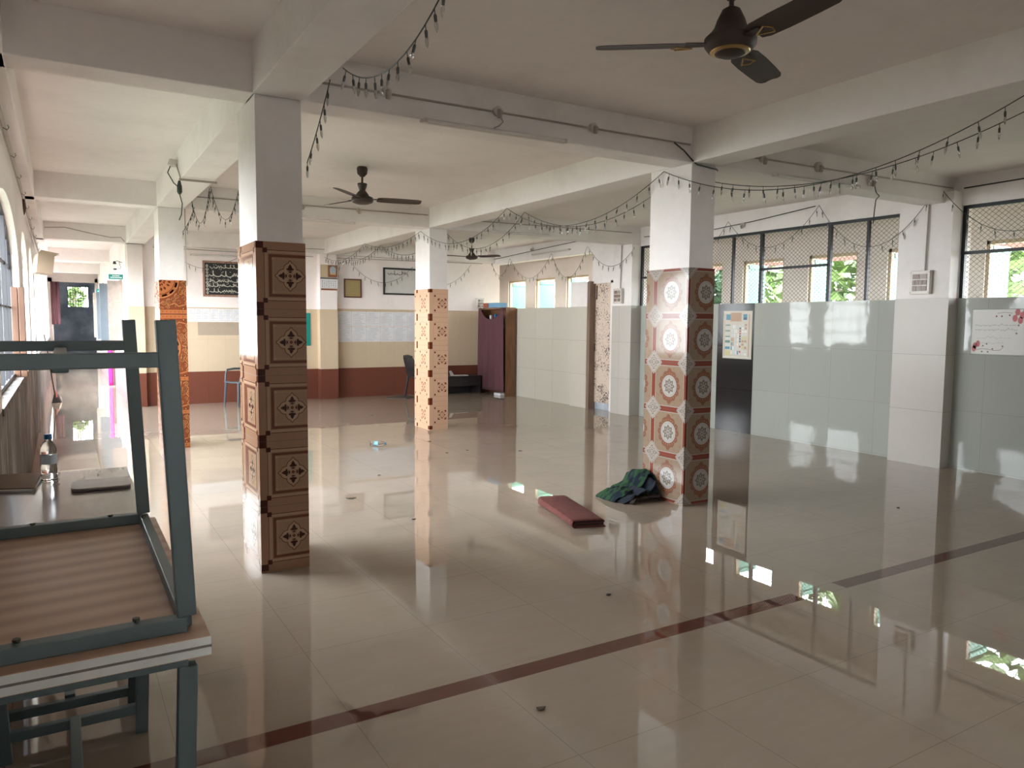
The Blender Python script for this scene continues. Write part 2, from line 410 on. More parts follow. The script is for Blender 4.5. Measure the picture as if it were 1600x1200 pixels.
for y, WLW in left_windows:
    k += 1
    fr = MB(); xs = -.385; t = .035
    pts = [(xs, y+.012, SILL+.03)]+[(xs, a, z) for a, z in arch(y+.012, y+WLW-.012)]+[(xs, y+WLW-.012, SILL+.03)]
    for a, b in zip(pts[:-1], pts[1:]): fr.bar(a, b, .03, .035, M['iron'], (1, 0, 0))
    fr.bar(pts[0], pts[-1], .03, .035, M['iron'], (1, 0, 0))
    w = struct(fr.build('window_%d' % k))
    br = MB()
    nb = max(4, round(WLW/.24))
    for j in range(1, nb):
        yy = y+WLW*j/nb; tt = abs(2*j/nb-1); zz = SPRING+(APEX-SPRING)*math.sqrt(max(0, 1-tt*tt))
        br.bar((xs, yy, SILL+.02), (xs, yy, zz), .012 if j % 3 else .03, .012, M['iron'])
    for zz in (1.27, 1.60, 1.95): br.bar((xs, y+.01, zz), (xs, y+WLW-.01, zz), .012, .025 if zz > 1.9 else .014, M['iron'])
    br.build('window_bars', w)
    MB().box(-.50, -.30, y-.02, y+WLW+.02, SILL-.03, SILL+.012, M['stain']).build('window_sill', w)

# right wall: tiled half wall, open above to the verandah
rw = MB()
rw.box(XR, XR+.2, -.9, 9.45, 0, 1.8, M['tile_right'])
rw.box(8.02, 8.25, 11.2, YF+.25, 0, 1.8, M['tile_cream'])
rw.box(XR-.002, XR, 7.11, 7.77, 0, 1.8, M['tile_black'])
rw.box(XR, XR+.2, -.9, 30, 2.76, ZC, M['white'])                 # edge beam over the openings
struct(rw.build('wall_right'))
# the solid stretch with the door
dw = MB()
dw.box(8.06, 8.26, 9.95, 10.13, 0, 2.76, M['white'])
dw.box(8.06, 8.26, 10.66, 10.72, 2.2, 2.76, M['white'])
dw.box(8.06, 8.26, 10.13, 10.66, 2.25, 2.76, M['white'])
dw.box(7.95, 8.25, 10.72, 11.21, 0, 1.8, M['tile_cream'])
dw.box(7.95, 8.25, 10.72, 11.21, 1.8, 2.24, M['white'])
struct(dw.build('wall_right_doorway'))
def pier(name, x0, x1, y0, y1, mt, ht=1.8, label=None):
    o = MB().box(x0, x1, y0, y1, 0, ht, mt).build(name); struct(o, label, 'pier')
    MB().box(x0+.006, x1-.001, y0+.006, y1-.006, ht, 2.9, M['white']).build('upper_shaft', o)
    return o
pier('wall_pier', 7.93, 8.3, 4.41, 5.0, M['tile_pier'], 1.8, 'grey tiled wall pier beside the wire mesh openings')
pier('wall_pier', 7.93, 8.3, 9.5, 9.99, M['tile_pier'], 1.8, 'grey tiled wall pier right of the flaking door')
pier('wall_pier', 7.93, 8.3, -.75, -.2, M['tile_pier'], 1.8)
# far wall
fw = MB()
fw.box(XA, 8.35, YF, YF+.22, 0, .58, M['tile_brown'])
fw.box(XA, 8.35, YF, YF+.22, .58, 1.735, M['tile_beige'])
fw.box(XA, 8.35, YF+.006, YF+.22, 1.735, ZC, M['wallpaint'])
fw.box(4.66, 8.1, YF-.012, YF+.01, 1.735, 1.755, M['tile_beige'])
struct(fw.build('wall_far'))
for x0, x1, y0, lab in ((.985, 1.235, 14.38, 'beige and brown tiled pier at the corridor corner'), (4.27, 4.62, 14.33, 'beige and brown tiled pier on the far wall under the calendar')):
    p = MB().box(x0, x1, y0, YF+.05, .0, .58, M['tile_brown']).box(x0, x1, y0, YF+.05, .58, 1.735, M['tile_beige']).build('wall_pier')
    struct(p, lab, 'pier')
    MB().box(x0+.008, x1-.008, y0+.008, YF+.05, 1.735, 2.9, M['wallpaint']).build('upper_shaft', p)
# near wall behind the viewpoint
struct(MB().box(-.5, 9.16, -1.1, -.9, 0, ZC, M['white']).build('wall_near'))

# beams
def beam(x0, x1, y0, y1, z0=ZB):
    return struct(MB().box(x0, x1, y0, y1, z0, ZC+.01, M['white']).build('beam', bevel=.006))
for y in (-.5, YA, YB, 14.28): beam(-.31, XR+.05, y, y+.25)
for y in (19.35, 24.3): beam(-.31, 1.1, y, y+.25)
beam(XA, XA+CW, -.9, YF); beam(XD, XD+CW, -.9, YF)
beam(-.31, -.2, -.9, 29)

# verandah beyond the half wall
VX = 9.0
WV = [5.04-1.178*3+1.178*k for k in range(13)]
vw = MB(); yp = -.9
for y in WV:
    vw.box(VX, VX+.16, yp, y, 1.0, 2.475, M['veranda']); yp = y+.761
vw.box(VX, VX+.16, yp, 19, 1.0, 2.475, M['veranda'])
vw.box(VX, VX+.16, -.9, 19, 0, 1.0, M['veranda']); vw.box(VX, VX+.16, -.9, 19, 2.475, ZC+.1, M['veranda'])
vw.box(8.25, VX, 18.8, 19, 0, ZC, M['veranda']).box(8.1, 8.3, 14.75, 19, 0, ZC, M['veranda'])
struct(vw.build('wall_outer'))
struct(MB().box(8.3, VX+.16, 14.75, 19, ZC, ZC+.15, M['veranda']).build('ceiling_verandah'))
for i, y in enumerate(WV):
    f = MB()
    f.box(VX+.03, VX+.09, y, y+.035, 1.0, 2.475, M['yellowjamb']).box(VX+.03, VX+.09, y+.726, y+.761, 1.0, 2.475, M['yellowjamb'])
    f.box(VX+.03, VX+.09, y, y+.761, 2.435, 2.475, M['yellowjamb']).box(VX+.03, VX+.09, y, y+.761, 1.0, 1.04, M['yellowjamb'])
    w = struct(f.build('window_%d' % (k+1+i)))
    sh = MB().box(VX+.10, VX+.48, y+.735, y+.756, 1.03, 2.43, M['green_paint'])
    for zz in (1.03, 1.75, 2.36): sh.box(VX+.10, VX+.48, y+.72, y+.735, zz, zz+.06, M['green_paint'])
    sh.build('window_shutter', w)
nwin = k+len(WV)

# corridor right-hand wall, its openings, the dark room at the end
cw = MB(); cx0, cx1 = .98, 1.15
ops = [(15.55, 16.5, .95, 2.3), (17.0, 17.95, .95, 2.3), (18.6, 19.5, 0, 2.3), (20.9, 21.9, .95, 2.3), (23.0, 24.2, .95, 2.3)]
yp = YF+.2
for a, b, z0, z1 in ops:
    cw.box(cx0, cx1, yp, a, .9, ZC, M['white']).box(cx0, cx1, yp, a, 0, .9, M['pink_dado'])
    if z0: cw.box(cx0, cx1, a, b, 0, .9, M['pink_dado']).box(cx0, cx1, a, b, .9, z0, M['white'])
    cw.box(cx0, cx1, a, b, z1, ZC, M['white']); yp = b
cw.box(cx0, cx1, yp, 26, .9, ZC, M['white']).box(cx0, cx1, yp, 26, 0, .9, M['pink_dado'])
struct(cw.build('wall_corridor'))
for i, (a, b, z0, z1) in enumerate(ops):
    nwin += 1
    f = MB(); t = .05
    f.box(1.02, 1.09, a, a+t, z0, z1, M['jamb']).box(1.02, 1.09, b-t, b, z0, z1, M['jamb']).box(1.02, 1.09, a, b, z1-t, z1, M['jamb'])
    if z0: f.box(1.02, 1.09, a, b, z0, z0+t, M['jamb'])
    w = struct(f.build(('window_%d' % nwin) if z0 else 'door_2'))
    if z0: MB().box(.70 if i == 1 else .78, 1.02, b-.05, b-.02, z0+.05, z1-.05, M['slatep'] if i % 2 else M['grey_lam']).build('window_shutter', w)
struct(MB().box(2.7, 2.9, 14.72, 30, -.1, 5.2, M['white']).build('wall_light_block'))  # added wall that holds back sky and sun from the corridor openings
er = MB()
er.box(-.31, -.2, 26, 26.2, 0, 2.72, M['veranda']).box(.9, 1.15, 26, 26.2, 0, 2.72, M['veranda']).box(-.31, 1.15, 26, 26.2, 2.60, ZC, M['veranda'])
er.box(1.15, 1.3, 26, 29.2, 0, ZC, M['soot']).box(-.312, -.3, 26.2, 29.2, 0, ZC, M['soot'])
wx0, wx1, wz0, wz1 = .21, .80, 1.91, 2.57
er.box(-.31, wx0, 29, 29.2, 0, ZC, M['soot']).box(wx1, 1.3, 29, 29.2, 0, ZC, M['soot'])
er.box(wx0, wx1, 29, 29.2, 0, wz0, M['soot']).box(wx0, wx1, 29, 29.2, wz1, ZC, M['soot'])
struct(er.build('wall_end'))
nwin += 1
g = MB()
for i in range(9): g.bar((wx0+(wx1-wx0)*i/8, 28.99, wz0), (wx0+(wx1-wx0)*i/8, 28.99, wz1), .014, .014, M['iron'])
for i in range(8): g.bar((wx0, 28.99, wz0+(wz1-wz0)*i/7), (wx1, 28.99, wz0+(wz1-wz0)*i/7), .014, .014, M['iron'])
struct(g.build('window_%d' % nwin))

# door in the right wall
d = struct(MB().box(8.08, 8.12, 10.16, 10.645, .12, 2.2, M['peel']).build('door_1'), 'narrow cream door with flaking paint in the right wall', 'door')
f = MB().box(7.955, 8.2, 10.645, 10.72, 0, 2.24, M['jamb']).box(8.03, 8.2, 10.1, 10.16, 0, 2.24, M['white']).box(8.03, 8.2, 10.1, 10.7, 2.2, 2.25, M['white'])
f.build('door_frame', d)
MB().box(8.09, 8.12, 10.17, 10.64, .0, .12, M['soot']).build('threshold_board', d)
MB().tube([(8.06, 10.62, 1.15), (8.05, 10.62, 1.10), (8.06, 10.62, 1.02)], .008, M['iron']).build('handle', d)
MB().bar((8.07, 10.60, 2.17), (8.07, 10.60, 1.93), .012, .012, M['rustwood']).build('latch_bolt', d)

# ------------------------------------------------------------------ tile-clad columns
def clip(poly, lo, hi):
    for ax, lim, sg in ((0, lo[0], 1), (0, hi[0], -1), (1, lo[1], 1), (1, hi[1], -1)):
        out = []
        for i, p in enumerate(poly):
            q = poly[(i+1) % len(poly)]; a = (p[ax]-lim)*sg; b = (q[ax]-lim)*sg
            if a >= 0: out.append(p)
            if a*b < 0:
                t = a/(a-b); out.append((p[0]+(q[0]-p[0])*t, p[1]+(q[1]-p[1])*t))
        poly = out
        if len(poly) < 3: return []
    return poly
def rect(x0, y0, x1, y1): return [(x0, y0), (x1, y0), (x1, y1), (x0, y1)]
def ring(x0, y0, x1, y1, w):
    return [rect(x0, y0, x1, y0+w), rect(x0, y1-w, x1, y1), rect(x0, y0+w, x0+w, y1-w), rect(x1-w, y0+w, x1, y1-w)]
def ribbon(pts, w, closed=False):
    out = []; n = len(pts)
    for i in range(n if closed else n-1):
        a = Vector(pts[i]); b = Vector(pts[(i+1) % n]); d = b-a
        if d.length < 1e-9: continue
        d.normalize(); nn = Vector((-d.y, d.x))*w/2; a = a-d*w*.25; b = b+d*w*.25
        out.append([tuple(a-nn), tuple(b-nn), tuple(b+nn), tuple(a+nn)])
    return out
def ellipse(cx, cy, rx, ry, n=28, a0=0, a1=2*PI): return [(cx+rx*math.cos(a0+(a1-a0)*i/n), cy+ry*math.sin(a0+(a1-a0)*i/n)) for i in range(n)]
def xf(poly, ang, cx=0, cy=0, s=1):
    c, q = math.cos(ang), math.sin(ang); return [(cx+(x*c-y*q)*s, cy+(x*q+y*c)*s) for x, y in poly]
T = .39
class Pat:                                              # layered inlays in a tile's own coordinates, 0..T from its lower left
    def __init__(s): s.l = []
    def add(s, polys, mat, lay=1):
        if polys and not isinstance(polys[0], list): polys = [polys]
        for p in polys: s.l.append((p, mat, lay))
def gloss(name, col, rough=.09, var=.06): return plain(name, col, rough, 0, var, 30, .22)
def pattern_brown():
    base, band, dark, lite, frame, fl = (gloss('tan_tile', (.33, .185, .115)), gloss('tan_band', (.29, .155, .097)), gloss('dark_brown_glaze', (.06, .013, .008)),
        gloss('light_tan_glaze', (.42, .275, .185)), gloss('brown_frame_glaze', (.15, .055, .034)), gloss('flower_brown_glaze', (.045, .014, .01)))
    p = Pat()
    # dark squares stepping in at the corners
    for y in (0, T-.04): p.add(rect(.0, y+(.001 if y else 0), .042, y+.04), dark)
    for y in (.036, T-.064): p.add(rect(.038, y, .064, y+.028), dark, 2)
    p.add(rect(.064, .047, T, .05), dark); p.add(rect(.064, T-.05, T, T-.047), dark); p.add(rect(.045, .064, .047, T-.064), dark)
    p.add(rect(.05, .064, .066, T-.064), lite); p.add(rect(.064, .052, T, .066), lite); p.add(rect(.064, T-.066, T, T-.052), lite)
    p.add(rect(.072, .072, T, T-.072), frame, 1)
    c = (.195, .195)
    p.add(rect(.09, .088, .30, T-.088), gloss('panel_tan', (.35, .21, .132)), 2)
    for i in range(15):
        for q in (.1, .29): p.add(rect(.094+i*.0138, q-.003, .1+i*.0138, q+.003), lite, 3); p.add(rect(q-.003, .094+i*.0138, q+.003, .1+i*.0138), lite, 3)
    for a in (.098, .292):
        for b in (.098, .292): p.add(ellipse(a, b, .009, .009, 8), lite, 4)
    foil = []
    for i in range(96):
        t = 2*PI*i/96; r = .062+.024*abs(math.cos(2*t))**.7
        m = abs(((t+PI/4) % (PI/2))-PI/4)
        r = .076*math.cos(m)+.014*math.exp(-(m/.09)**2)
        foil.append((c[0]+r*math.cos(t), c[1]+r*math.sin(t)))
    p.add(foil, gloss('foil_tan', (.44, .295, .197)), 3); p.add(ribbon(foil, .0045, True), frame, 4)
    tul = [(0, .030), (.008, .032), (.022, .036), (.020, .044), (.012, .046), (.010, .055), (0, .070), (-.010, .055), (-.012, .046), (-.020, .044), (-.022, .036), (-.008, .032)]
    leafp = [(-.005, .020), (.005, .020), (.018, .030), (.004, .027), (0, .030), (-.004, .027), (-.018, .030)]
    for q in range(4): p.add(xf(tul, q*PI/2, *c), fl, 5); p.add(xf(leafp, q*PI/2, *c), fl, 5)
    p.add(ellipse(c[0], c[1], .013, .013, 4), frame, 5); p.add(ribbon(ellipse(c[0], c[1], .02, .02, 8), .002, True), frame, 5)
    return base, p
def spiral(cx, cy, r0, r1, a0, turns, n=18): return [(cx+(r0+(r1-r0)*i/n)*math.cos(a0+turns*2*PI*i/n), cy+(r0+(r1-r0)*i/n)*math.sin(a0+turns*2*PI*i/n)) for i in range(n+1)]
def pattern_orange():
    base, dk, lt, md = gloss('orange_glaze', (.38, .125, .045)), gloss('rust_glaze', (.10, .022, .010)), gloss('light_orange_glaze', (.50, .215, .085)), gloss('mid_rust_glaze', (.20, .052, .02))
    p = Pat(); E = T-.058                                # a quarter of a big wheel at the lower left, a dotted strip along the top
    def arc(r, w, m, l, a0=0, a1=PI/2): p.add(ribbon([(r*math.cos(a0+(a1-a0)*i/14), r*math.sin(a0+(a1-a0)*i/14)) for i in range(15)], w), m, l)
    p.add(rect(0, 0, T, E), md, 1)
    p.add([(0, 0)]+[(.20*math.cos(PI/2*i/14), .20*math.sin(PI/2*i/14)) for i in range(15)], base, 2)
    arc(.205, .012, lt, 3); arc(.165, .006, dk, 3)
    for a in (.30, .79, 1.27): arc(.185, .022, dk, 4, a-.13, a+.13)
    for a in (.2, .55, 1.02, 1.37):
        for r_, w in ((.06, .016), (.11, .022)): p.add(xf([(r_-w, 0), (r_, w*.6), (r_+w, 0), (r_, -w*.6)], a), dk, 4)
    p.add([(0, 0)]+[(.032*math.cos(PI/2*i/5), .032*math.sin(PI/2*i/5)) for i in range(6)], dk, 4)
    for i in range(7):
        t = .15+i*.21; x, y = .262*math.cos(t), .262*math.sin(t)
        p.add(ribbon(spiral(x, y, .005, .03, t*2, 1.5*(1 if i % 2 else -1)), .010), lt, 4)
        x, y = .325*math.cos(t+.1), .325*math.sin(t+.1); p.add(ribbon(spiral(x, y, .004, .022, -t, 1.3*(-1 if i % 2 else 1)), .008), lt, 4)
    p.add(ribbon([(.27, .0), (.25, .04), (.29, .09), (.26, .15), (.30, .2), (.27, .26), (.31, .31)], .008), lt, 3)
    p.add(ribbon([(.0, .27), (.05, .25), (.1, .29), (.16, .26), (.2, .3), (.27, .28)], .008), lt, 3)
    for cx, cy in ((.30, .30), (.345, .25), (.25, .325), (.36, .07), (.35, .15)):
        p.add(ellipse(cx, cy, .02, .014, 10), dk, 5); p.add(ellipse(cx, cy, .011, .007, 8), lt, 6)
    p.add(rect(0, E, T, E+.005), dk, 5); p.add(rect(0, T-.005, T, T), dk, 5)
    for i in range(9): p.add(ellipse(.03+i*.043, E+.03, .006, .005, 6), dk, 5)
    p.flip = (True, False, True, True, True)
    return base, p
def pattern_peach():
    base, dk, ln, md = gloss('peach_glaze', (.60, .38, .255), .14), gloss('dark_rust_glaze', (.12, .028, .012)), gloss('peach_line', (.33, .16, .09)), gloss('rust_square', (.26, .085, .04))
    p = Pat(); c = T/2
    for y, h in ((0, .05), (T-.05, .05)): p.add(rect(0, y+(.002 if y else 0), .048, y+h), md if 0 else dk)
    p.add(ring(.062, .068, T-.062, T-.068, .002), ln)
    for x in (.075, T-.075-.022):
        for y in (.082, T-.082-.025): p.add(rect(x, y, x+.022, y+.025), dk)
    for q in range(4):
        p.add(xf([(-.066, .066), (-.066, .03), (-.055, .036), (-.05, .05), (-.036, .055), (-.03, .066)], q*PI/2, c, c), dk)
        p.add(xf([(0, .022), (.010, .04), (.006, .056), (0, .05), (-.006, .056), (-.010, .04)], q*PI/2, c, c), dk)
        p.add(xf(ellipse(.026, .026, .005, .005, 6), q*PI/2, c, c), md)
        p.add(ribbon(xf([(.0, .01), (.02, .03), (.045, .045), (.03, .02), (.0, .01)], q*PI/2, c, c), .0035), ln)
    return base, p
def pattern_medallion():
    base, red, pale, ora, gry, line, cream = (gloss('beige_medallion_glaze', (.26, .185, .13)), gloss('brick_red_glaze', (.20, .05, .032)), gloss('pale_glaze', (.37, .32, .285)),
        gloss('russet_ring_glaze', (.225, .095, .058)), gloss('grey_flower_glaze', (.19, .165, .14)), gloss('brown_outline_glaze', (.16, .10, .065)), gloss('white_glaze', (.41, .375, .345)))
    p = Pat(); c = T/2
    p.add(rect(0, 0, .018, T), red); p.add(rect(T-.018, 0, T, T), red); p.add(rect(0, 0, T, .018), red); p.add(rect(0, T-.018, T, T), red)
    for w, m, l in ((.028, pale, 2), (.022, line, 3), (.019, red, 4)):
        p.add(rect(0, .0, w, T), m, l); p.add(rect(T-w, 0, T, T), m, l); p.add(rect(0, 0, T, w), m, l); p.add(rect(0, T-w, T, T), m, l)
    for x in (0, T):
        for y in (0, T):
            sx = 1 if x == 0 else -1; sy = 1 if y == 0 else -1
            for r, m, l in ((.102, cream, 5), (.094, line, 6), (.090, pale, 7)): p.add([(x, y), (x+sx*r, y), (x, y+sy*r)][::sx*sy], m, l)
            for a, b in ((.02, .008), (.038, .012), (.012, .038), (.008, .02), (.055, .006), (.006, .055), (.03, .03)): p.add(ellipse(x+sx*a, y+sy*b, .007, .007, 6), gry, 8)
    sc = [(c+(.118+.007*math.cos(12*t))*math.cos(t)*1.0, c+(.122+.007*math.cos(12*t)+.022*abs(math.sin(t))**14)*math.sin(t)) for t in [2*PI*i/96 for i in range(96)]]
    p.add(ribbon(sc, .004, True), line, 3); p.add(sc, ora, 2)
    for i in range(24):
        a = 2*PI*i/24; p.add(ellipse(c+.104*math.cos(a), c+.107*math.sin(a), .007, .005, 6), base, 3)
    p.add(ellipse(c, c, .092, .095), line, 4); p.add(ellipse(c, c, .089, .092), cream, 5)
    p.add(ribbon(ellipse(c, c, .076, .079), .002, True), gry, 6)
    for i in range(8):
        a = i*PI/4+PI/8*0; p.add(xf([(0, .014), (.018, .034), (.014, .05), (0, .066), (-.014, .05), (-.018, .034)], a, c, c), gry, 6)
        p.add(xf([(0, .024), (.006, .034), (0, .045), (-.006, .034)], a, c, c), cream, 7)
    p.add(ellipse(c, c, .017, .017, 12), cream, 7); p.add(ellipse(c, c, .011, .011, 10), gry, 8)
    for i in range(60):
        a = random.uniform(0, T); b = random.uniform(0, T)
        if math.hypot(a-c, b-c) > .145 and .03 < a < T-.03 and .03 < b < T-.03: p.add(ellipse(a, b, .006, .003, 5), ora, 1)
    return base, p
def column(x, y, pat, label):
    base, pt = pat
    w, dep, top = CW+.0, CD, 1.96
    o = MB().box(x, x+w, y, y+dep, 0, top, base).build('column')
    struct(o, label, 'column')
    MB().box(x+.012, x+w-.012, y+.012, y+dep-.012, top, ZB, M['white']).build('plaster_shaft', o)
    inl = MB()
    faces = [((x, y, 0), (1, 0, 0), (0, -1, 0), w), ((x, y, 0), (0, 1, 0), (-1, 0, 0), dep),
             ((x+w, y, 0), (0, 1, 0), (1, 0, 0), dep), ((x, y+dep, 0), (1, 0, 0), (0, 1, 0), w)]
    groutm = M['bolt']
    for org, U, N, wid in faces:
        org, U, N = Vector(org), Vector(U), Vector(N)
        for iu in range(math.ceil(wid/T)):
            for iv in range(5):
                u0 = iu*T; v0 = top-(iv+1)*T
                fl = getattr(pt, 'flip', (False,)*5)[iv]
                for poly, mat, lay in pt.l:
                    q = clip([(a+u0, (T-b if fl else b)+v0) for a, b in poly], (0, .002), (wid, top))
                    if len(q) < 3: continue
                    e = .00025*lay
                    inl.add([org+U*a+Vector((0, 0, b))+N*e for a, b in q], [tuple(range(len(q)))], mat)
        for iv in range(1, 5):
            v0 = top-iv*T
            inl.add([org+U*a+Vector((0, 0, b))+N*.0024 for a, b in rect(0, v0-.001, wid, v0+.001)], [(0, 1, 2, 3)], groutm)
    inl.build('glazed_pattern', o)
    return o
column(XA, YA, pattern_brown(), 'column clad in brown tiles with framed floral panels')
column(XA, YB, pattern_orange(), 'column clad in orange tiles with rust coloured scrollwork')
column(XD, YB, pattern_peach(), 'column clad in peach tiles with small dark rosettes')
column(XD, YA, pattern_medallion(), 'column clad in beige tiles with round white medallions')

# ------------------------------------------------------------------ wire mesh grilles
def grille(y0, y1, bars, hb, label):
    X = XR+.035
    o = thing('mesh_grille', label, 'grille', (X, y0, 1.8))
    zt, zb = 2.745, 1.80
    L = lambda a: a-y0
    fr = MB().box(-.018, .018, 0, L(y1), zt-.02-1.8, zt+.015-1.8, M['iron'])
    for e in (0, L(y1)-.035): fr.box(-.018, .018, e, e+.035, .0, zt-1.8, M['iron'])
    fr.build('frame', o)
    for b, w in bars: MB().box(-.02, .02, L(b)-w/2, L(b)+w/2, .0, zt-1.8, M['iron']).build('upright', o)
    for a, b, z in hb: MB().box(-.02, .02, L(a), L(b), z-.016-1.8, z+.016-1.8, M['iron']).build('crossbar', o)
    ms = MB(); py, pz, r = .062, .026, .0022
    rows = int((zt-zb)/(pz))
    n = int((y1-y0)/(py/2))
    for i in range(rows+1):
        z = i*pz
        vs = []; fs = []
        for j in range(n+1):
            yy = j*py/2; zz = z+(pz/2 if (j+i) % 2 else -pz/2)
            for dx, dz in ((.012, -r), (.012, r), (.016, r), (.016, -r)): vs.append((dx, yy, min(max(zz+dz, 0), zt-1.8)))
        for j in range(n):
            for q in range(4): fs.append((j*4+q, j*4+(q+1) % 4, j*4+4+(q+1) % 4, j*4+4+q))
        ms.add(vs, fs, M['mesh'])
    ms.build('wire_mesh', o)
    return o
grille(5.0, 9.5, [(5.49, .03), (6.0, .045), (7.05, .045), (7.55, .03), (8.6, .045), (9.1, .03)], [(6.0, 7.05, 2.25), (8.6, 9.5, 2.25)], 'long black framed wire mesh grille left of the grey wall pier')
grille(-.2, 4.41, [(.8, .045), (1.9, .045), (3.0, .045)], [(3.0, 4.41, 2.27), (.8, 1.9, 2.27)], 'black framed wire mesh grille at the right edge above the flowered banner')

# ------------------------------------------------------------------ desks
def desk(label, loc, flip=False, top_mat='grey_lam', frame='teal'):
    o = thing('desk', label, 'desk', loc, (PI, 0, 0) if flip else (0, 0, 0), 'school desks along the left wall')
    F = M[frame]; hx, hy = .28, .61
    MB().box(-hx, hx, -hy, hy, .7475, .75, M[top_mat]).build('top_laminate', o)
    MB().box(-hx+.001, hx-.001, -hy+.001, hy-.001, .7285, .7475, M['edge']).build('top_edge', o)
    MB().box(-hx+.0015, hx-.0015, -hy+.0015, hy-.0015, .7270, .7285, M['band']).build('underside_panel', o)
    ap = MB(); fx, fy, t = .235, .545, .036
    for s in (-1, 1):
        ap.bar((-fx, s*fy, .709), (fx, s*fy, .709), t, t, F); ap.bar((s*fx, -fy+.018, .709), (s*fx, fy-.018, .709), t*.8, t, F)
    ap.build('apron_frame', o, bevel=.003)
    for sx in (-1, 1):
        for sy in (-1, 1):
            MB().bar((sx*fx, sy*fy, .69), (sx*(fx-.028), sy*fy, 0), .042, .036, F, (0, 1, 0)).build('leg', o, bevel=.003)
    for sy in (-1, 1): MB().bar((-fx+.03, sy*fy, .09), (fx-.03, sy*fy, .09), .03, .034, F).build('cross_rail', o, bevel=.003)
    MB().bar((0, -fy+.015, .105), (0, fy-.015, .105), .034, .022, F).build('stretcher', o, bevel=.003)
    for sy in (-1, 1):
        for x in (-.1, .13):
            MB().lathe([(.008, 0), (.008, .006), (.004, .009)], M['bolt'], 8, (x, sy*(fy-.012), .6825)).build('bolt', o)
    for y in (-.46, .5):
        MB().lathe([(.008, 0), (.008, .006), (.004, .009)], M['bolt'], 8, (fx-.006, y, .6825)).build('bolt', o)
    return o
desk('teal framed desk standing under an upturned desk at the left foreground', (-.006, 2.41, 0))
desk('desk turned upside down on another desk, teal legs in the air', (-.006, 2.41, 1.5005), True)
desk('grey topped desk behind the stacked desks holding the water bottle', (-.02, 3.66, 0), frame='teald')

# things on the far desk
def water_bottle(loc):
    o = thing('water_bottle', 'clear plastic water bottle with blue cap standing on the grey desk', 'bottle', loc)
    prof = [(.030, 0), (.034, .004), (.034, .03), (.032, .034), (.034, .04), (.034, .075), (.0325, .08), (.0325, .125), (.034, .13), (.034, .145), (.030, .165), (.020, .182), (.0135, .19), (.0135, .20)]
    MB().lathe(prof, M['bottle'], 24).build('body', o, True)
    MB().lathe([(.0345, .082), (.0348, .09), (.0348, .118), (.0345, .124)], M['label'], 24).build('paper_label', o, True)
    MB().lathe([(.0165, .195), (.0165, .217), (.015, .219)], M['blue'], 20).build('cap', o, True)
water_bottle((-.072, 4.06, .7502))
def slab(name, label, cat, pts, z, th, mat, group=None, curl=0.):
    m = MB(); m.prism([(x, y, z) for x, y in pts], (0, 0, th), mat); return tag(m.build(name, bevel=.001), label, cat, group)
slab('cardboard_sheet', 'flat brown cardboard at the left end of the grey desk', 'cardboard', [(-.29, 3.90), (-.125, 3.84), (-.105, 4.21), (-.29, 4.25)], .7605, .006, M['cartond'])
slab('paper_pad', 'white paper pad under the brown cardboard on the grey desk', 'paper pad', [(-.285, 3.88), (-.135, 3.83), (-.09, 4.16), (-.28, 4.2)], .7503, .010, M['paper'])
def clipboard():
    o = thing('folder', 'pale folder with a dark underside at the right of the grey desk', 'folder', (.13, 3.80, .7502), (0, 0, -.05))
    def rr(x0, x1, y0, y1, r):
        out = []
        for cx, cy, a in ((x1-r, y1-r, 0), (x0+r, y1-r, 90), (x0+r, y0+r, 180), (x1-r, y0+r, 270)):
            for i in range(5): t = math.radians(a+i*22.5); out.append((cx+r*math.cos(t), cy+r*math.sin(t)))
        return out
    MB().prism([(x, y, .001) for x, y in rr(-.115, .115, -.09, .12, .03)], (0, 0, .006), M['inkd']).build('backing', o)
    MB().prism([(x, y, .008) for x, y in rr(-.118, .115, -.075, .125, .035)], (0, 0, .006), plain('aged_paper', (.42, .36, .30), .6, 0, .25, 14)).build('cover', o)
clipboard()

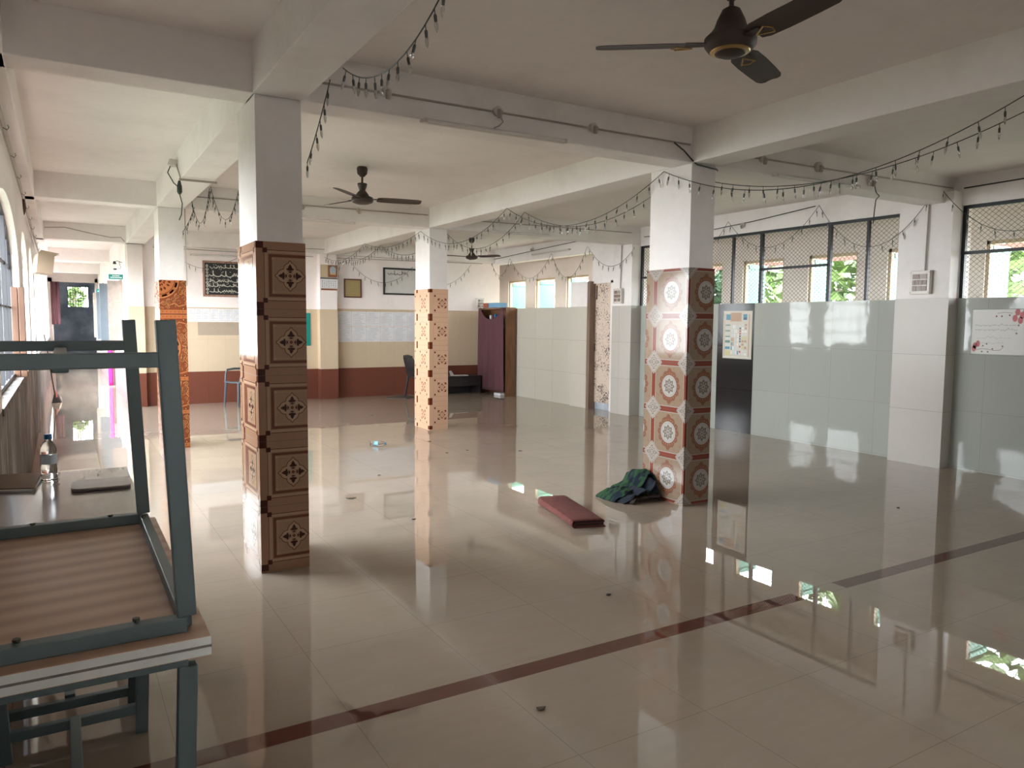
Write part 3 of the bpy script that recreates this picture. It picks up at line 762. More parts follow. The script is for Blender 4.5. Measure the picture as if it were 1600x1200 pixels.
# ------------------------------------------------------------------ ceiling fans
def fan(label, loc, a0, gold=False):
    o = thing('ceiling_fan', label, 'fan', loc, (0, 0, a0), 'ceiling fans')
    H = ZC-loc[2]
    MB().tube([(0, 0, .16), (0, 0, H-.07)], .011, M['fan'], 10).build('down_rod', o, True)
    MB().lathe([(.02, H-.10), (.05, H-.07), (.055, H-.02), (.045, H-.001)], M['fan'], 20).build('ceiling_cup', o, True)
    if gold: prof = [(.07, -.03), (.098, -.022), (.115, .0), (.116, .03), (.09, .055), (.074, .075), (.062, .11), (.04, .155), (.014, .17)]
    else: prof = [(.06, -.045), (.10, -.03), (.112, -.008), (.105, .02), (.07, .035), (.055, .06), (.03, .09), (.05, .15), (.045, .16), (.014, .165)]
    MB().lathe(prof, M['fan'], 28).build('motor_housing', o, True)
    if gold:
        MB().lathe([(.070, -.034), (.085, -.031), (.089, -.026), (.085, -.022)], M['gold'], 28).build('trim_ring', o, True)
        MB().lathe([(.001, -.052), (.04, -.049), (.066, -.038), (.07, -.03)], M['fan'], 28).build('bottom_cap', o, True)
    for q in range(3):
        a = q*2*PI/3; ca, sa = math.cos(a), math.sin(a)
        def P(r, s, z): return (r*ca-s*sa, r*sa+s*ca, z)
        bl = MB(); rows = [(.15, .05), (.19, .064), (.30, .068), (.45, .066), (.56, .062), (.595, .05), (.605, .03)]
        vs = []; fs = []
        for r, w in rows:
            for j in range(5):
                s = -w+2*w*j/4; z = .005-.012*(s/.06)-.010*(1-(s/w)**2)*-.4
                vs.append(P(r, s, z+.0015)); vs.append(P(r, s, z-.0015))
        nr = len(rows)
        for i in range(nr-1):
            for j in range(4):
                b = i*10+j*2; e = (i+1)*10+j*2
                fs += [(b, b+2, e+2, e), (b+1, e+1, e+3, b+3)]
            fs += [(i*10, (i+1)*10, (i+1)*10+1, i*10+1), (i*10+8, i*10+9, (i+1)*10+9, (i+1)*10+8)]
        fs += [tuple(x for x in (0, 1, 3, 2)), (2, 3, 5, 4), (4, 5, 7, 6), (6, 7, 9, 8)]
        e = (nr-1)*10; fs += [(e, e+2, e+3, e+1), (e+2, e+4, e+5, e+3), (e+4, e+6, e+7, e+5), (e+6, e+8, e+9, e+7)]
        bl.add(vs, fs, M['fan']); b = bl.build('blade', o, True)
        ir = MB().prism([P(.09, -.02, .004), P(.20, -.028, .004), P(.20, .028, .004), P(.09, .02, .004)], (0, 0, .005), M['fan']); ir.build('blade_iron', b)
        if gold:
            tr = [P(.17, 0, -.010), P(.245, .032, -.014), P(.262, 0, -.008), P(.245, -.032, -.003)]
            MB().tube(tr+[tr[0]], .004, M['gold'], 6).build('gold_emblem', b, True)
    return o
fan('large dark brown fan with gold trim hanging nearest the camera', (2.64, 2.51, 2.76), 2.50, True)
fan('plain dark fan hanging in the middle bay behind the front beam', (2.66, 7.42, 2.735), math.radians(-12))
fan('small looking dark fan in the far bay beside the curtained cupboard', (6.55, 12.42, 2.71), math.radians(-60))

# ------------------------------------------------------------------ fairy lights
def fairy(label, runs, spacing=.145, r=.0032):
    """runs: list of (p0, p1, sag) or list of points"""
    o = thing('fairy_light_string', label, 'string lights', runs[0][0], (0, 0, 0), 'strings of fairy lights')
    base = Vector(runs[0][0]); wire = MB(); bl = []
    for run in runs:
        p0, p1, sag = Vector(run[0]), Vector(run[1]), run[2]
        L = (p1-p0).length; n = max(8, int(L/.07))
        pts = [p0.lerp(p1, i/n)-Vector((0, 0, 4*sag*(i/n)*(1-i/n))) for i in range(n+1)]
        wire.tube([p-base for p in pts], r, M['wire'], 5)
        d = 0; nxt = spacing*.5
        for a, b in zip(pts[:-1], pts[1:]):
            sl = (b-a).length
            while nxt <= d+sl: bl.append(a.lerp(b, (nxt-d)/sl)-base); nxt += spacing*random.uniform(.8, 1.2)
            d += sl
    wire.build('wire', o, True)
    for p in bl[:95]:
        t = Vector((random.uniform(-.012, .012), random.uniform(-.012, .012), -.055))
        b = MB(); b.tube([p, p+t*.5], .0022, M['wire'], 4); b.tube([p+t*.45, p+t*.6, p+t], [.0055, .007, .006], M['socket'], 6)
        q = b.build('lamp_holder', o, True)
        g = MB(); g.tube([p+t, p+t*1.25, p+t*1.55, p+t*1.75], [.006, .0085, .006, .001], M['bulb'], 6); g.build('lamp', q, True)
    return o
fairy('fairy lights drooping from the beam above the brown column', [((1.262, 3.79, 2.775), (1.262, 2.5, 2.80), .19)], .11)
fairy('fairy lights hanging down beside the brown column', [((1.268, 4.02, 2.78), (1.275, 4.50, 2.43), .02)], .11)
fairy('front strand swooping from the medallion column towards the camera', [((4.335, 4.81, 2.765), (4.335, 1.9, 2.78), .335)])
fairy('rear strand swooping along the beam right of the medallion column', [((4.66, 4.8, 2.75), (4.66, 2.0, 2.78), .25)])
fairy('near strand swagged left from the medallion column to mid beam', [((4.335, 4.81, 2.765), (4.335, 7.38, 2.785), .31)])
fairy('far strand swagged behind the medallion column to mid beam', [((4.66, 5.1, 2.75), (4.66, 7.53, 2.785), .26)])
fairy('near strand swagged from mid beam to the peach column', [((4.335, 7.38, 2.785), (4.335, 9.75, 2.765), .27)])
fairy('far strand swagged from mid beam behind the peach column', [((4.66, 7.53, 2.785), (4.66, 9.6, 2.75), .31)])
fairy('upper strand looping from the peach column towards the far wall', [((4.335, 9.75, 2.765), (4.335, 12.0, 2.785), .13), ((4.335, 12.0, 2.785), (4.335, 14.2, 2.72), .16)])
fairy('lower strand looping from the peach column towards the far wall', [((4.66, 9.75, 2.74), (4.66, 12.1, 2.785), .22), ((4.66, 12.1, 2.785), (4.7, 14.2, 2.70), .12)])
fairy('fairy lights swagged on the far wall across the white notice board', [((4.94, 14.44, 2.64), (6.25, 14.44, 2.64), .35), ((4.72, 14.44, 2.66), (4.62, 14.44, 2.25), 0)])
fairy('fairy lights swagged on the far wall right of the peach column', [((6.3, 14.44, 2.64), (7.6, 14.44, 2.74), .40)])
fairy('fairy lights on the far wall above the black script board', [((1.9, 14.40, 2.52), (2.60, 14.40, 2.55), .11), ((2.60, 14.40, 2.55), (3.0, 14.38, 2.8), .03)])
fairy('fairy lights in swags along the far right wall above the cupboard', [((8.06, 14.4, 2.88), (8.06, 13.58, 2.84), .36), ((8.06, 13.58, 2.84), (8.06, 12.03, 2.83), .44), ((8.06, 12.03, 2.83), (7.90, 10.68, 2.84), .50), ((7.90, 10.66, 2.84), (7.89, 9.4, 2.72), .32)], .16)
fairy('fairy lights in swags over the long mesh grille', [((8.06, 8.9, 2.92), (8.06, 7.6, 2.94), .42), ((8.06, 7.6, 2.94), (7.96, 6.05, 2.96), .43), ((7.96, 6.05, 2.96), (7.895, 4.57, 2.96), .56)], .16)
fairy('fairy lights draped over the mesh grille at the right edge', [((7.895, 4.55, 2.96), (7.97, 3.1, 2.9), .5)], .16)
fairy('tangled fairy lights looping from the beam beside the orange column', [((1.22, 9.40, 2.50), (1.36, 9.42, 2.80), .03), ((1.33, 9.42, 2.88), (1.53, 9.42, 3.03), .33), ((1.54, 9.42, 3.05), (1.85, 9.42, 3.03), .36)], .06)

# ------------------------------------------------------------------ wiring, tube lights, switchboards
def conduit(label, pts, r=.007, mat='pvcd'):
    return tag(MB().tube(pts, r, M[mat], 8).build('conduit', smooth=True), label, 'conduit', 'surface wiring conduits')
def tube_light(label, a, b, n):
    a, b, n = Vector(a), Vector(b), Vector(n); L = (b-a).length; d = (b-a)/L
    o = thing('tube_light', label, 'tube light', a, (0, 0, 0), 'fluorescent tube battens')
    MB().bar(Vector()+n*.0125, d*L+n*.0125, .024, .03, M['pvc'], n).build('batten', o, bevel=.002)
    for t in (.02, L-.02): MB().bar(d*(t-.012)+n*.035, d*(t+.012)+n*.035, .03, .03, M['pvc'], n).build('lamp_holder', o, bevel=.003)
    MB().tube([d*.03+n*.042, d*(L-.03)+n*.042], .0125, M['tube'], 12).build('tube', o, True)
def rose(label, p, n, r=.032, bulb=False):
    p, n = Vector(p), Vector(n)
    o = thing('junction_box', label, 'junction box', p, (0, 0, 0), 'round junction boxes')
    MB().tube([Vector(), n*.03, n*.038], [r, r, r*.7], M['pvc'], 14).build('base', o, True)
    d = n*.04+Vector((0, 0, -.03)); MB().tube([n*.03, n*.05+Vector((0, 0, -.01)), d*1.0+Vector((0, 0, -.02))], [.016, .02, .015], M['pvcd'], 10).build('holder', o, True)
    return o
def board(label, p, n, w=.215, h=.25, rows=3):
    """switchboard on a wall facing n (axis aligned)"""
    o = thing('switchboard', label, 'switchboard', p, (0, 0, 0 if n[1] else PI/2*(-1 if n[0] < 0 else 1)), 'switchboards')
    # local: x across, y into the wall, z up; faces -y
    MB().box(-w/2, w/2, -.05, 0, 0, h, M['switch']).build('box', o, bevel=.004)
    z = h-.03
    for rr, cells in enumerate((2, 4, 3)[:rows]):
        hh = (h-.06)/3-.012; z0 = h-.025-(rr+1)*(hh+.012)
        for i in range(cells):
            cw_ = (w-.05)/cells; x0 = -w/2+.025+i*cw_
            MB().box(x0+.004, x0+cw_-.004, -.056, -.0505, z0, z0+hh, M['rocker'] if (rr == 1 or i % 2 == 0) else M['pvcd']).build('switch' if rr == 1 else 'socket', o, bevel=.002)
    for sx in (-1, 1):
        for zz in (.02, h-.02): MB().tube([(sx*(w/2-.01), -.049, zz), (sx*(w/2-.01), -.053, zz)], .004, M['bolt'], 8).build('screw', o)
board('white switchboard on the near pier between the mesh grilles', (7.93, 4.70, 1.845), (-1, 0))
board('white switchboard on the pier right of the flaking door', (7.93, 9.80, 1.835), (-1, 0))
board('white switchboard in the far right corner beside the curtained cupboard', (7.84, 14.5, 1.80), (0, -1), .18, .24)
yb = YA-.012
conduit('thin conduit along the front face of the near beam', [(1.30, yb, 2.905), (4.32, yb, 2.92)])
rose('junction box near the left end of the front beam conduit', (1.77, YA, 2.915), (0, -1, 0)); rose('junction box midway along the front beam conduit', (2.56, YA, 2.915), (0, -1, 0)); rose('junction box near the right end of the front beam conduit', (3.36, YA, 2.92), (0, -1, 0))
tube_light('unlit tube light on the front beam left of the medallion column', (2.0, YA, 2.86-.085), (3.12, YA, 2.785), (0, -1, 0))
conduit('cable looping from junction box to tube light on the front beam', [(2.58, yb, 2.90), (2.60, yb-.01, 2.85), (2.57, yb-.01, 2.82), (2.53, yb-.01, 2.80)], .004)
conduit('dark cable sagging over the top of the medallion column', [(4.14, yb, 2.92), (4.25, yb-.01, 2.86), (4.345, YA-.015, 2.80), (4.40, YA-.01, 2.775), (4.62, YA-.01, 2.76), (4.66, YA+.02, 2.76)], .006, 'wire')
conduit('conduit on the beam from the brown to the peach column row', [(1.28, YB-.012, 2.93), (4.33, YB-.012, 2.955)])
rose('junction box on the middle beam behind the middle fan', (3.35, YB, 2.94), (0, -1, 0)); rose('junction box on the middle beam nearest the brown column', (2.62, YB, 2.935), (0, -1, 0))
tube_light('unlit tube light on the middle beam behind the brown column', (2.15, YB, 2.755), (3.3, YB, 2.765), (0, -1, 0))
conduit('conduit on the beam from medallion column to the near pier', [(4.66, yb, 2.90), (8.05, yb, 2.945)])
tube_light('unlit tube light on the beam right of the medallion column', (5.29, YA, 2.785), (6.46, YA, 2.795), (0, -1, 0))
rose('junction box at the left of the beam right of the medallion column', (5.15, YA, 2.905), (0, -1, 0)); rose('junction box with dangling bulb on the beam right of the medallion column', (5.88, YA, 2.92), (0, -1, 0), .045)
rose('fan regulator box with loose wires near the near pier', (6.65, YA, 2.87), (0, -1, 0), .045)
conduit('loose wires hanging from the beam near the mesh grille', [(6.66, yb-.03, 2.86), (6.68, yb-.04, 2.77), (6.75, yb-.03, 2.74), (6.70, yb-.03, 2.70), (6.70, yb-.02, 2.60), (6.69, yb-.02, 2.48)], .005, 'wire')
conduit('conduit dropping down the near pier to its switchboard', [(7.918, 4.66, 2.93), (7.918, 4.67, 2.09)], .008, 'pvcd')
conduit('conduit dropping down the pier beside the flaking door', [(7.918, 9.75, 2.93), (7.918, 9.77, 2.08)], .008, 'pvcd')
conduit('black cable along the right wall above the mesh grilles', [(8.085, 4.40, 2.935), (8.085, 3.6, 2.95), (8.085, 2.6, 2.97)], .007, 'wire')
conduit('black cable along the right wall beam behind the medallion column', [(8.085, 9.4, 2.90), (8.085, 8.0, 2.86), (8.085, 7.2, 2.90), (8.085, 6.2, 2.98)], .006, 'wire')
conduit('cable along the right wall beam above the far opening', [(8.085, 14.3, 2.87), (8.085, 12.4, 2.95), (8.085, 11.0, 3.0)], .006, 'wire')
rose('junction box on the right wall beam above the cupboard', (8.1, 12.75, 2.97), (-1, 0, 0)); rose('junction box on the right wall beam above the black panel', (8.1, 7.35, 2.87), (-1, 0, 0))
tube_light('unlit tube light on the right wall beam above the far windows', (8.1, 12.75, 2.86), (8.1, 11.45, 2.865), (-1, 0, 0))
tube_light('unlit tube light on the beam between peach column and right wall', (5.2, YB, 2.80), (6.3, YB, 2.81), (0, -1, 0))
conduit('conduit on the beam from the peach column to the door pier', [(4.66, YB-.012, 2.93), (7.9, YB-.012, 2.96)])
rose('junction box on the beam from peach column to door pier', (6.3, YB, 2.94), (0, -1, 0))
conduit('conduit along the far wall above the notice board', [(4.63, 14.488, 2.77), (4.64, 14.488, 2.74), (7.9, 14.488, 2.78)], .006)
conduit('conduit stepping down the far pier to the calendar', [(3.7, 14.268, 2.86), (4.2, 14.268, 2.87), (4.42, 14.268, 2.87), (4.42, 14.268, 2.78), (4.42, 14.318, 2.765), (4.42, 14.318, 2.62)], .006)
conduit('conduit along the far wall above the black script board', [(1.4, 14.488, 2.76), (4.2, 14.488, 2.74)], .006)
conduit('conduit down the back edge of the orange column', [(XA+CW+.006, YB-.01, 2.78), (XA+CW+.006, YB-.01, 1.9)], .006)
tube_light('unlit tube light on the far wall above the black script board', (2.0, 14.5, 2.66), (3.1, 14.5, 2.67), (0, -1, 0))
conduit('cable drooping across the corridor beam', [(-.18, 14.24, 2.96), (.1, 14.24, 2.98), (.5, 14.24, 2.90), (.75, 14.24, 2.86), (.90, 14.24, 2.87), (.955, 14.24, 2.80)], .007)
# bracket with plug on the beam between brown and orange columns
o = thing('wall_bracket', 'grey pipe bracket with dangling plug under the beam near the orange column', 'bracket', (XA, 7.7, 2.95))
MB().tube([(-.001, 0, 0), (-.05, 0, .0), (-.07, -.01, -.03)], [.035, .04, .02], M['pvc'], 12).build('lamp_holder', o, True)
MB().tube([(-.012, 0, .0), (-.012, -.28, -.18)], .006, M['pvcd'], 8).build('drop_conduit', o, True)
MB().tube([(-.02, -.25, -.185), (.3, -.25, -.185)], .010, M['pvcd'], 8).build('pipe', o, True)
MB().tube([(-.06, -.01, -.03), (-.09, -.05, -.1), (-.05, -.12, -.2), (-.03, -.2, -.24), (-.02, -.26, -.22)], .005, M['wire'], 6).build('flex', o, True)
MB().tube([(-.02, -.26, -.2), (-.02, -.26, -.25), (-.02, -.26, -.30), (-.02, -.26, -.32)], [.010, .022, .022, .01], M['wire'], 10).build('plug', o, True)
MB().tube([(-.02, -.26, -.32), (.0, -.26, -.40), (-.01, -.26, -.5), (-.03, -.26, -.55)], .005, M['wire'], 6).build('flex_tail', o, True)
# hooked pipe under the left-hand ceiling edge
o = thing('hooked_pipe', 'pale pipe with bent nail hooks along the top of the left wall', 'pipe', (-.275, 3.5, 2.70))
MB().tube([(0, 0, .06), (0, 3, .02), (0, 8, -.1), (0, 16, -.2)], .014, M['pvcd'], 8).build('pipe', o, True)
for i in range(14):
    y = .6+i*.85; z = .05-.02*y
    MB().tube([(.0, y, z-.005), (.022, y, z-.018), (.032, y, z), (.026, y, z+.014)], .0028, M['bolt'], 6).build('hook', o, True)
tag(MB().tube([(-.262, 8.35, 2.60), (-.255, 8.35, 2.52), (-.26, 8.36, 2.46)], [.012, .016, .005], M['framed'], 6).build('cloth_tie'), 'red rag tied around the hooked pipe on the left wall', 'rag')

# ------------------------------------------------------------------ boards, papers, pictures on the far wall
def scrawl(mb, x0, x1, z0, z1, y, mat, n, w, seed):
    """a line of joined right-to-left script: swelling baseline strokes, tall risers, bowls and dots"""
    rnd = random.Random(seed); h = z1-z0; x = x1
    def put(pts, ww):
        for q in ribbon(pts, ww): mb.add([(a, y, b) for a, b in q], [(0, 1, 2, 3)], mat)
    while x > x0+.012:
        L = rnd.uniform(.5, 1.1)*h; e = max(x0, x-L); kind = rnd.random(); zb = z0+h*rnd.uniform(.18, .3)
        if kind < .35:
            put([(x, z0+h*.95), (x-.002, zb)], w); put([(x, zb), ((x+e)/2, zb-h*.06), (e, zb+h*.1)], w)
        elif kind < .65:
            put([(x+math.cos(t)*-L*.0-(L*.5)*(1-math.cos(t)), zb+h*.22-math.sin(t)*h*.3) for t in [PI*i/7 for i in range(8)]], w)
        else:
            put([(x, zb), (x-L*.25, zb+h*.4), (x-L*.5, zb+h*.05), (x-L*.75, zb+h*.45), (e, zb)], w*.9)
        for _ in range(rnd.randint(0, 2)):
            a = rnd.uniform(e, x); b = z0+h*rnd.choice((.02, .72, .85)); mb.add([(a-w*.6, y, b), (a, y, b-w*.6), (a+w*.6, y, b), (a, y, b+w*.6)], [(0, 1, 2, 3)], mat)
        x = e-h*.06
def framed_board(name, label, cat, x0, x1, z0, z1, fw_, fmat, face, tilt=0, dep=.03, y=YF):
    o = thing(name, label, cat, ((x0+x1)/2, y-.002, z0), (tilt, 0, 0))
    hw = (x1-x0)/2; h = z1-z0; f = MB()
    f.box(-hw, hw, -dep, 0, 0, fw_, fmat).box(-hw, hw, -dep, 0, h-fw_, h, fmat).box(-hw, -hw+fw_, -dep, 0, fw_, h-fw_, fmat).box(hw-fw_, hw, -dep, 0, fw_, h-fw_, fmat)
    f.build('frame', o, bevel=.003)
    MB().box(-hw+fw_*.6, hw-fw_*.6, -dep*.5, -.004, fw_*.6, h-fw_*.6, face).build('panel', o)
    return o, hw, h, -dep*.5-.001
o, hw, h, yy = framed_board('script_board', 'black board of pale Arabic script in a wooden frame behind the brown column', 'board', 2.20, 3.05, 1.93, 2.57, .035, M['framew'], M['blackboard'])
s = MB()
scrawl(s, -hw+.13, hw-.06, h-.14, h-.055, yy, M['chalk'], 0, .014, 3)
for i, (a, b) in enumerate(((.34, .47), (.25, .33), (.17, .25), (.07, .15))): scrawl(s, -hw+.11, hw-.06, a, b, yy, M['chalk'], 0, .017 if i == 0 else .013, 11+i)
for i in range(9): s.add([(a, yy, b) for a, b in ellipse(-hw+.075, .07+i*.06, .02+.006*(i % 2), .026, 8)], [tuple(range(8))], M['chalk']); 
for i in range(9): s.add([(a, yy-.0005, b) for a, b in ellipse(-hw+.075, .07+i*.06, .009, .013, 6)], [tuple(range(6))], M['blackboard'])
s.build('script', o)
o, hw, h, yy = framed_board('notice_board', 'white notice board in a black frame left of the peach column', 'notice board', 5.62, 6.50, 2.055, 2.60, .035, M['blackboard'], M['wboard'])
s = MB(); scrawl(s, -hw+.13, -hw+.50, h-.15, h-.05, yy, M['inkd'], 0, .014, 5)
for i in range(6): s.add([(a, yy, b) for a, b in rect(-hw+.06+.03*(i % 2), .07+i*.045, hw-.1-.05*(i % 3), .073+i*.045)], [(0, 1, 2, 3)], M['wboard'])
s.build('script', o)
o, hw, h, yy = framed_board('framed_picture', 'small square gold picture in a dark red frame right of the calendar', 'picture', 4.80, 5.16, 1.975, 2.345, .025, M['framed'], M['goldfoil'])
s = MB()
for q in ring(-hw+.05, .05, hw-.05, h-.05, .012): s.add([(a, yy, b) for a, b in q], [(0, 1, 2, 3)], M['gold'])
for i in range(7): s.add([(a, yy, b) for a, b in rect(-hw+.09, .09+i*.03, hw-.09, .098+i*.03)], [(0, 1, 2, 3)], M['gold'])
s.build('ornament', o)
o = thing('wall_calendar', 'wall calendar with an arch picture above a date grid on the far pier', 'calendar', (4.455, 14.328, 2.10))
tanm = plain('calendar_tan', (.50, .36, .20), .6); brm = plain('calendar_brown', (.22, .08, .03), .6); gym = plain('calendar_greyblue', (.36, .42, .48), .6)
MB().box(-.17, .17, -.004, 0, 0, .49, M['paper']).build('sheet', o)
s = MB()
def R(mb, x0, x1, z0, z1, m, y=-.0045): mb.add([(x0, y, z0), (x1, y, z0), (x1, y, z1), (x0, y, z1)], [(0, 1, 2, 3)], m)
R(s, -.165, .165, .25, .485, tanm); R(s, -.02, .165, .25, .485, brm, -.005); R(s, -.15, -.04, .265, .475, plain('calendar_cream', (.55, .44, .30), .6), -.0055)
s.add([(a, -.0058, b) for a, b in [(.02, .30)]+[(.075-.06*math.cos(PI*i/10), .40+.06*math.sin(PI*i/10)) for i in range(11)]+[(.13, .30)]], [tuple(range(13))], gym); R(s, .02, .13, .30, .335, tanm, -.006); R(s, -.17, .17, .215, .245, M['inkd'], -.005)
R(s, -.16, .16, .0, .035, brm, -.005)
for r_ in range(4):
    for c_ in range(7): R(s, -.14+c_*.042, -.122+c_*.042, .055+r_*.037, .070+r_*.037, M['ink'] if (r_+c_) % 3 else M['rocker'], -.005)
s.build('print', o)
def sheet(x0, z0, w, h, label, group, seed):
    o = MB().box(x0, x0+w, YF-.003, YF-.0005, z0, z0+h, M['paper'])
    rnd = random.Random(seed)
    for i in range(int(h/.032)):
        z = z0+h-.03-i*.03
        if z < z0+.015: break
        a = x0+.02+rnd.uniform(0, .3)*w*(i < 2); b = x0+w*rnd.uniform(.55, .93)
        o.add([(a, YF-.0035, z), (b, YF-.0035, z), (b, YF-.0035, z+.005), (a, YF-.0035, z+.005)], [(0, 1, 2, 3)], M['ink'])
    return tag(o.build('printed_sheet'), label, 'paper sheet', group)
ordn = ['first', 'second', 'third', 'fourth', 'fifth', 'sixth', 'seventh', 'eighth']
for i in range(7):
    for j in range(2):
        sheet(4.665+i*.298, 1.10+(1-j)*.305, .292, .298, '%s printed white sheet from the far pier, %s row of the wall chart' % (ordn[i], ('upper', 'lower')[j]), 'printed sheets on the far wall', i*2+j)
for i in range(8):
    sheet(1.93+i*.127, 1.475, .123, .24, '%s narrow printed sheet from the left, in the row under the black script board' % ordn[i], 'narrow printed sheets under the script board', 50+i)
tag(MB().box(2.10, 3.3, YF-.004, YF-.001, 1.235, 1.47, plain('bare_patch', (.36, .29, .22), .6)).build('backing_board'), 'grey brown patch of board under the narrow printed sheets', 'board')
tag(MB().box(4.03, 4.13, YF-.012, YF-.001, 1.03, 1.66, M['green_sign']).build('wall_hanging', bevel=.003), 'narrow green hanging on the far wall at the right edge of the brown column', 'wall hanging')

# ------------------------------------------------------------------ far corner: cupboard, curtain, low desk, chairs
o = thing('cupboard', 'open timber cupboard in the far right corner behind a maroon cloth', 'cupboard', (7.75, 13.2, 0))
c = MB().box(0, .25, 0, .04, 0, 1.82, M['wood']); c.build('side_panel', o, bevel=.004)
MB().box(0, .25, 1.06, 1.10, 0, 1.82, M['wood']).build('side_panel', o, bevel=.004)
MB().box(.235, .25, .04, 1.06, .0, 1.82, M['wood']).build('back_panel', o)
for z in (.08, .5, .95, 1.38, 1.78): MB().box(.0, .235, .04, 1.06, z, z+.03, M['wood']).build('shelf', o)
def cloth_sheet(name, label, cat, org, U, W_, H, amp, folds, mat, top=None, thick=.006, flare=0.):
    nu, nv = 40, 24; vs = []; fs = []; U = Vector(U); N = Vector((-U.y, U.x, 0))
    for j in range(nv+1):
        for i in range(nu+1):
            s, t = i/nu, j/nv
            dz = top(s) if top else 0
            z = H*t; z = z-dz*(t**3)
            d = amp*math.sin(folds*s*2*PI+.6*math.sin(3*t))*(1.15-t*.7)+amp*.4*math.sin(folds*2.3*s*2*PI+1)
            p = Vector(org)+U*((s-.5)*W_*(1+flare*(1-t))+.5*W_)+N*d+Vector((0, 0, z)); vs.append(p)
    for j in range(nv):
        for i in range(nu): a = j*(nu+1)+i; fs.append((a, a+1, a+nu+2, a+nu+1))
    m = MB(); m.add(vs, fs, mat); ob = m.build(name, smooth=True)
    sd = ob.modifiers.new('thickness', 'SOLIDIFY'); sd.thickness = thick
    return tag(ob, label, cat)
cloth_sheet('curtain', 'maroon cloth hung across the front of the timber cupboard', 'curtain', (7.70, 13.2, .09), (0, 1, 0), 1.06, 1.72, .012, 4, M['maroon'], lambda s: .24*max(0, math.sin(PI*min(1, max(0, (s-.1)/.82))))**.7, flare=.06)
for i, (y, w, h, m, lab) in enumerate(((13.55, .05, .25, 'paper', 'white'), (13.66, .06, .27, 'blue', 'blue'), (13.76, .07, .26, 'framed', 'red'), (13.86, .06, .25, 'paper', 'cream'))):
    o = thing('book', '%s spined book on the top shelf of the curtained cupboard' % lab if lab != 'cream' else 'pale spined book furthest left on the cupboard top shelf', 'book', (7.77, y, 1.411), (0, 0, 0), 'books in the cupboard')
    MB().box(0, .16, 0, w, 0, h, M[m]).build('cover', o, bevel=.003); MB().box(.004, .161, .006, w-.006, .004, h+.0005, M['paper']).build('pages', o)
tag(MB().box(7.78, 7.98, 13.55, 13.98, 1.822, 1.92, plain('sky_blue_box', (.16, .33, .50), .6)).build('carton', bevel=.004), 'flat sky blue box lying on top of the cupboard', 'box')
tag(MB().box(7.78, 7.98, 14.0, 14.22, 1.822, 1.92, plain('terracotta_box', (.28, .08, .045), .6)).build('carton', bevel=.004), 'small red brown box on top of the cupboard by the corner', 'box')
tag(MB().box(7.72, 7.9, 13.35, 13.62, .001, .05, M['paper']).build('paper_bundle', bevel=.004), 'bundle of white papers on the floor under the maroon cloth', 'papers')
o = thing('low_desk', 'low black floor desk with drawer against the far wall', 'low desk', (7.13, 14.22, 0))
MB().box(-.5, .5, -.22, .22, .355, .385, M['blackp']).build('top', o, bevel=.004)
for sx in (-1, 1): MB().box(sx*.48-.015, sx*.48+.015, -.2, .2, 0, .355, M['blackp']).build('side_panel', o)
MB().box(-.46, .46, -.205, -.19, .17, .35, M['blackp']).build('drawer', o, bevel=.003)
MB().box(-.46, .46, .17, .19, .0, .35, M['blackp']).build('back_panel', o)
MB().tube([(.09, -.21, .27), (.09, -.225, .27), (.16, -.225, .27), (.16, -.21, .27)], .005, M['bolt'], 6).build('handle', o, True)
tag(MB().prism([(7.02, 14.02, .386), (7.34, 14.05, .386), (7.33, 14.2, .386), (7.05, 14.22, .386)], (0, 0, .012), M['paper']).build('open_book'), 'open white papers lying on the low black desk', 'papers')
tag(MB().prism([(6.95, 14.1, .386), (7.06, 14.13, .386), (6.98, 14.14, .5), (6.92, 14.11, .49)], (0, .006, 0), M['paper']).build('paper_card'), 'white card propped up at the left of the low black desk', 'card')
def chair(label, loc, rz, mat):
    o = thing('plastic_chair', label, 'chair', loc, (0, 0, rz), 'plastic chairs')
    m = M[mat]
    # faces +x
    pr = [(-.21, .43), (-.1, .415), (.08, .42), (.2, .44), (.22, .425)]
    vs = []; fs = []
    for j in range(7):
        y = -.22+.44*j/6
        for x, z in pr: vs.append((x, y*(1 if x > -.1 else .92), z-.012*math.cos((j-3)/3*PI/2)))
    for j in range(6):
        for i in range(4): a = j*5+i; fs.append((a, a+1, a+6, a+5))
    b = MB().add(vs, fs, m).build('seat', o, True); sd = b.modifiers.new('t', 'SOLIDIFY'); sd.thickness = .014
    bk = MB(); n = 9
    for j in range(n):
        y = -.19+.38*j/(n-1); pts = [(-.2-.0*j, y*.9, .43), (-.235, y*.97, .58), (-.27+.03*(1-abs(y)/.19)*-.4, y, .74), (-.30, y*.95, .86-.05*(abs(y)/.19)**3)]
        bk.tube([Vector(p) for p in pts], [.012, .02, .022, .012], m, 6)
    bk.box(-.315, -.285, -.17, .17, .80, .845, m).box(-.25, -.225, -.18, .18, .5, .56, m)
    bk.build('backrest', o, True)
    for sx, sy in ((1, 1), (1, -1), (-1, 1), (-1, -1)):
        x0 = .19 if sx > 0 else -.19; x1 = .22 if sx > 0 else -.25
        MB().tube([(x0, sy*.2, .43), (x1, sy*.225, 0)], [.026, .017], m, 8).build('leg', o, True)
    for sy in (1, -1):
        MB().tube([(.19, sy*.23, .42), (.17, sy*.25, .55), (.14, sy*.255, .63), (.0, sy*.255, .645), (-.15, sy*.245, .64), (-.25, sy*.20, .66)], [.016, .015, .018, .02, .018, .014], m, 8).build('armrest', o, True)
chair('black plastic chair beside the peach column, seen from its side', (6.13, 13.75, 0), math.radians(4), 'blackp')
chair('slate blue plastic armchair half hidden behind the brown column', (2.72, 13.85, 0), math.radians(200), 'slatep')
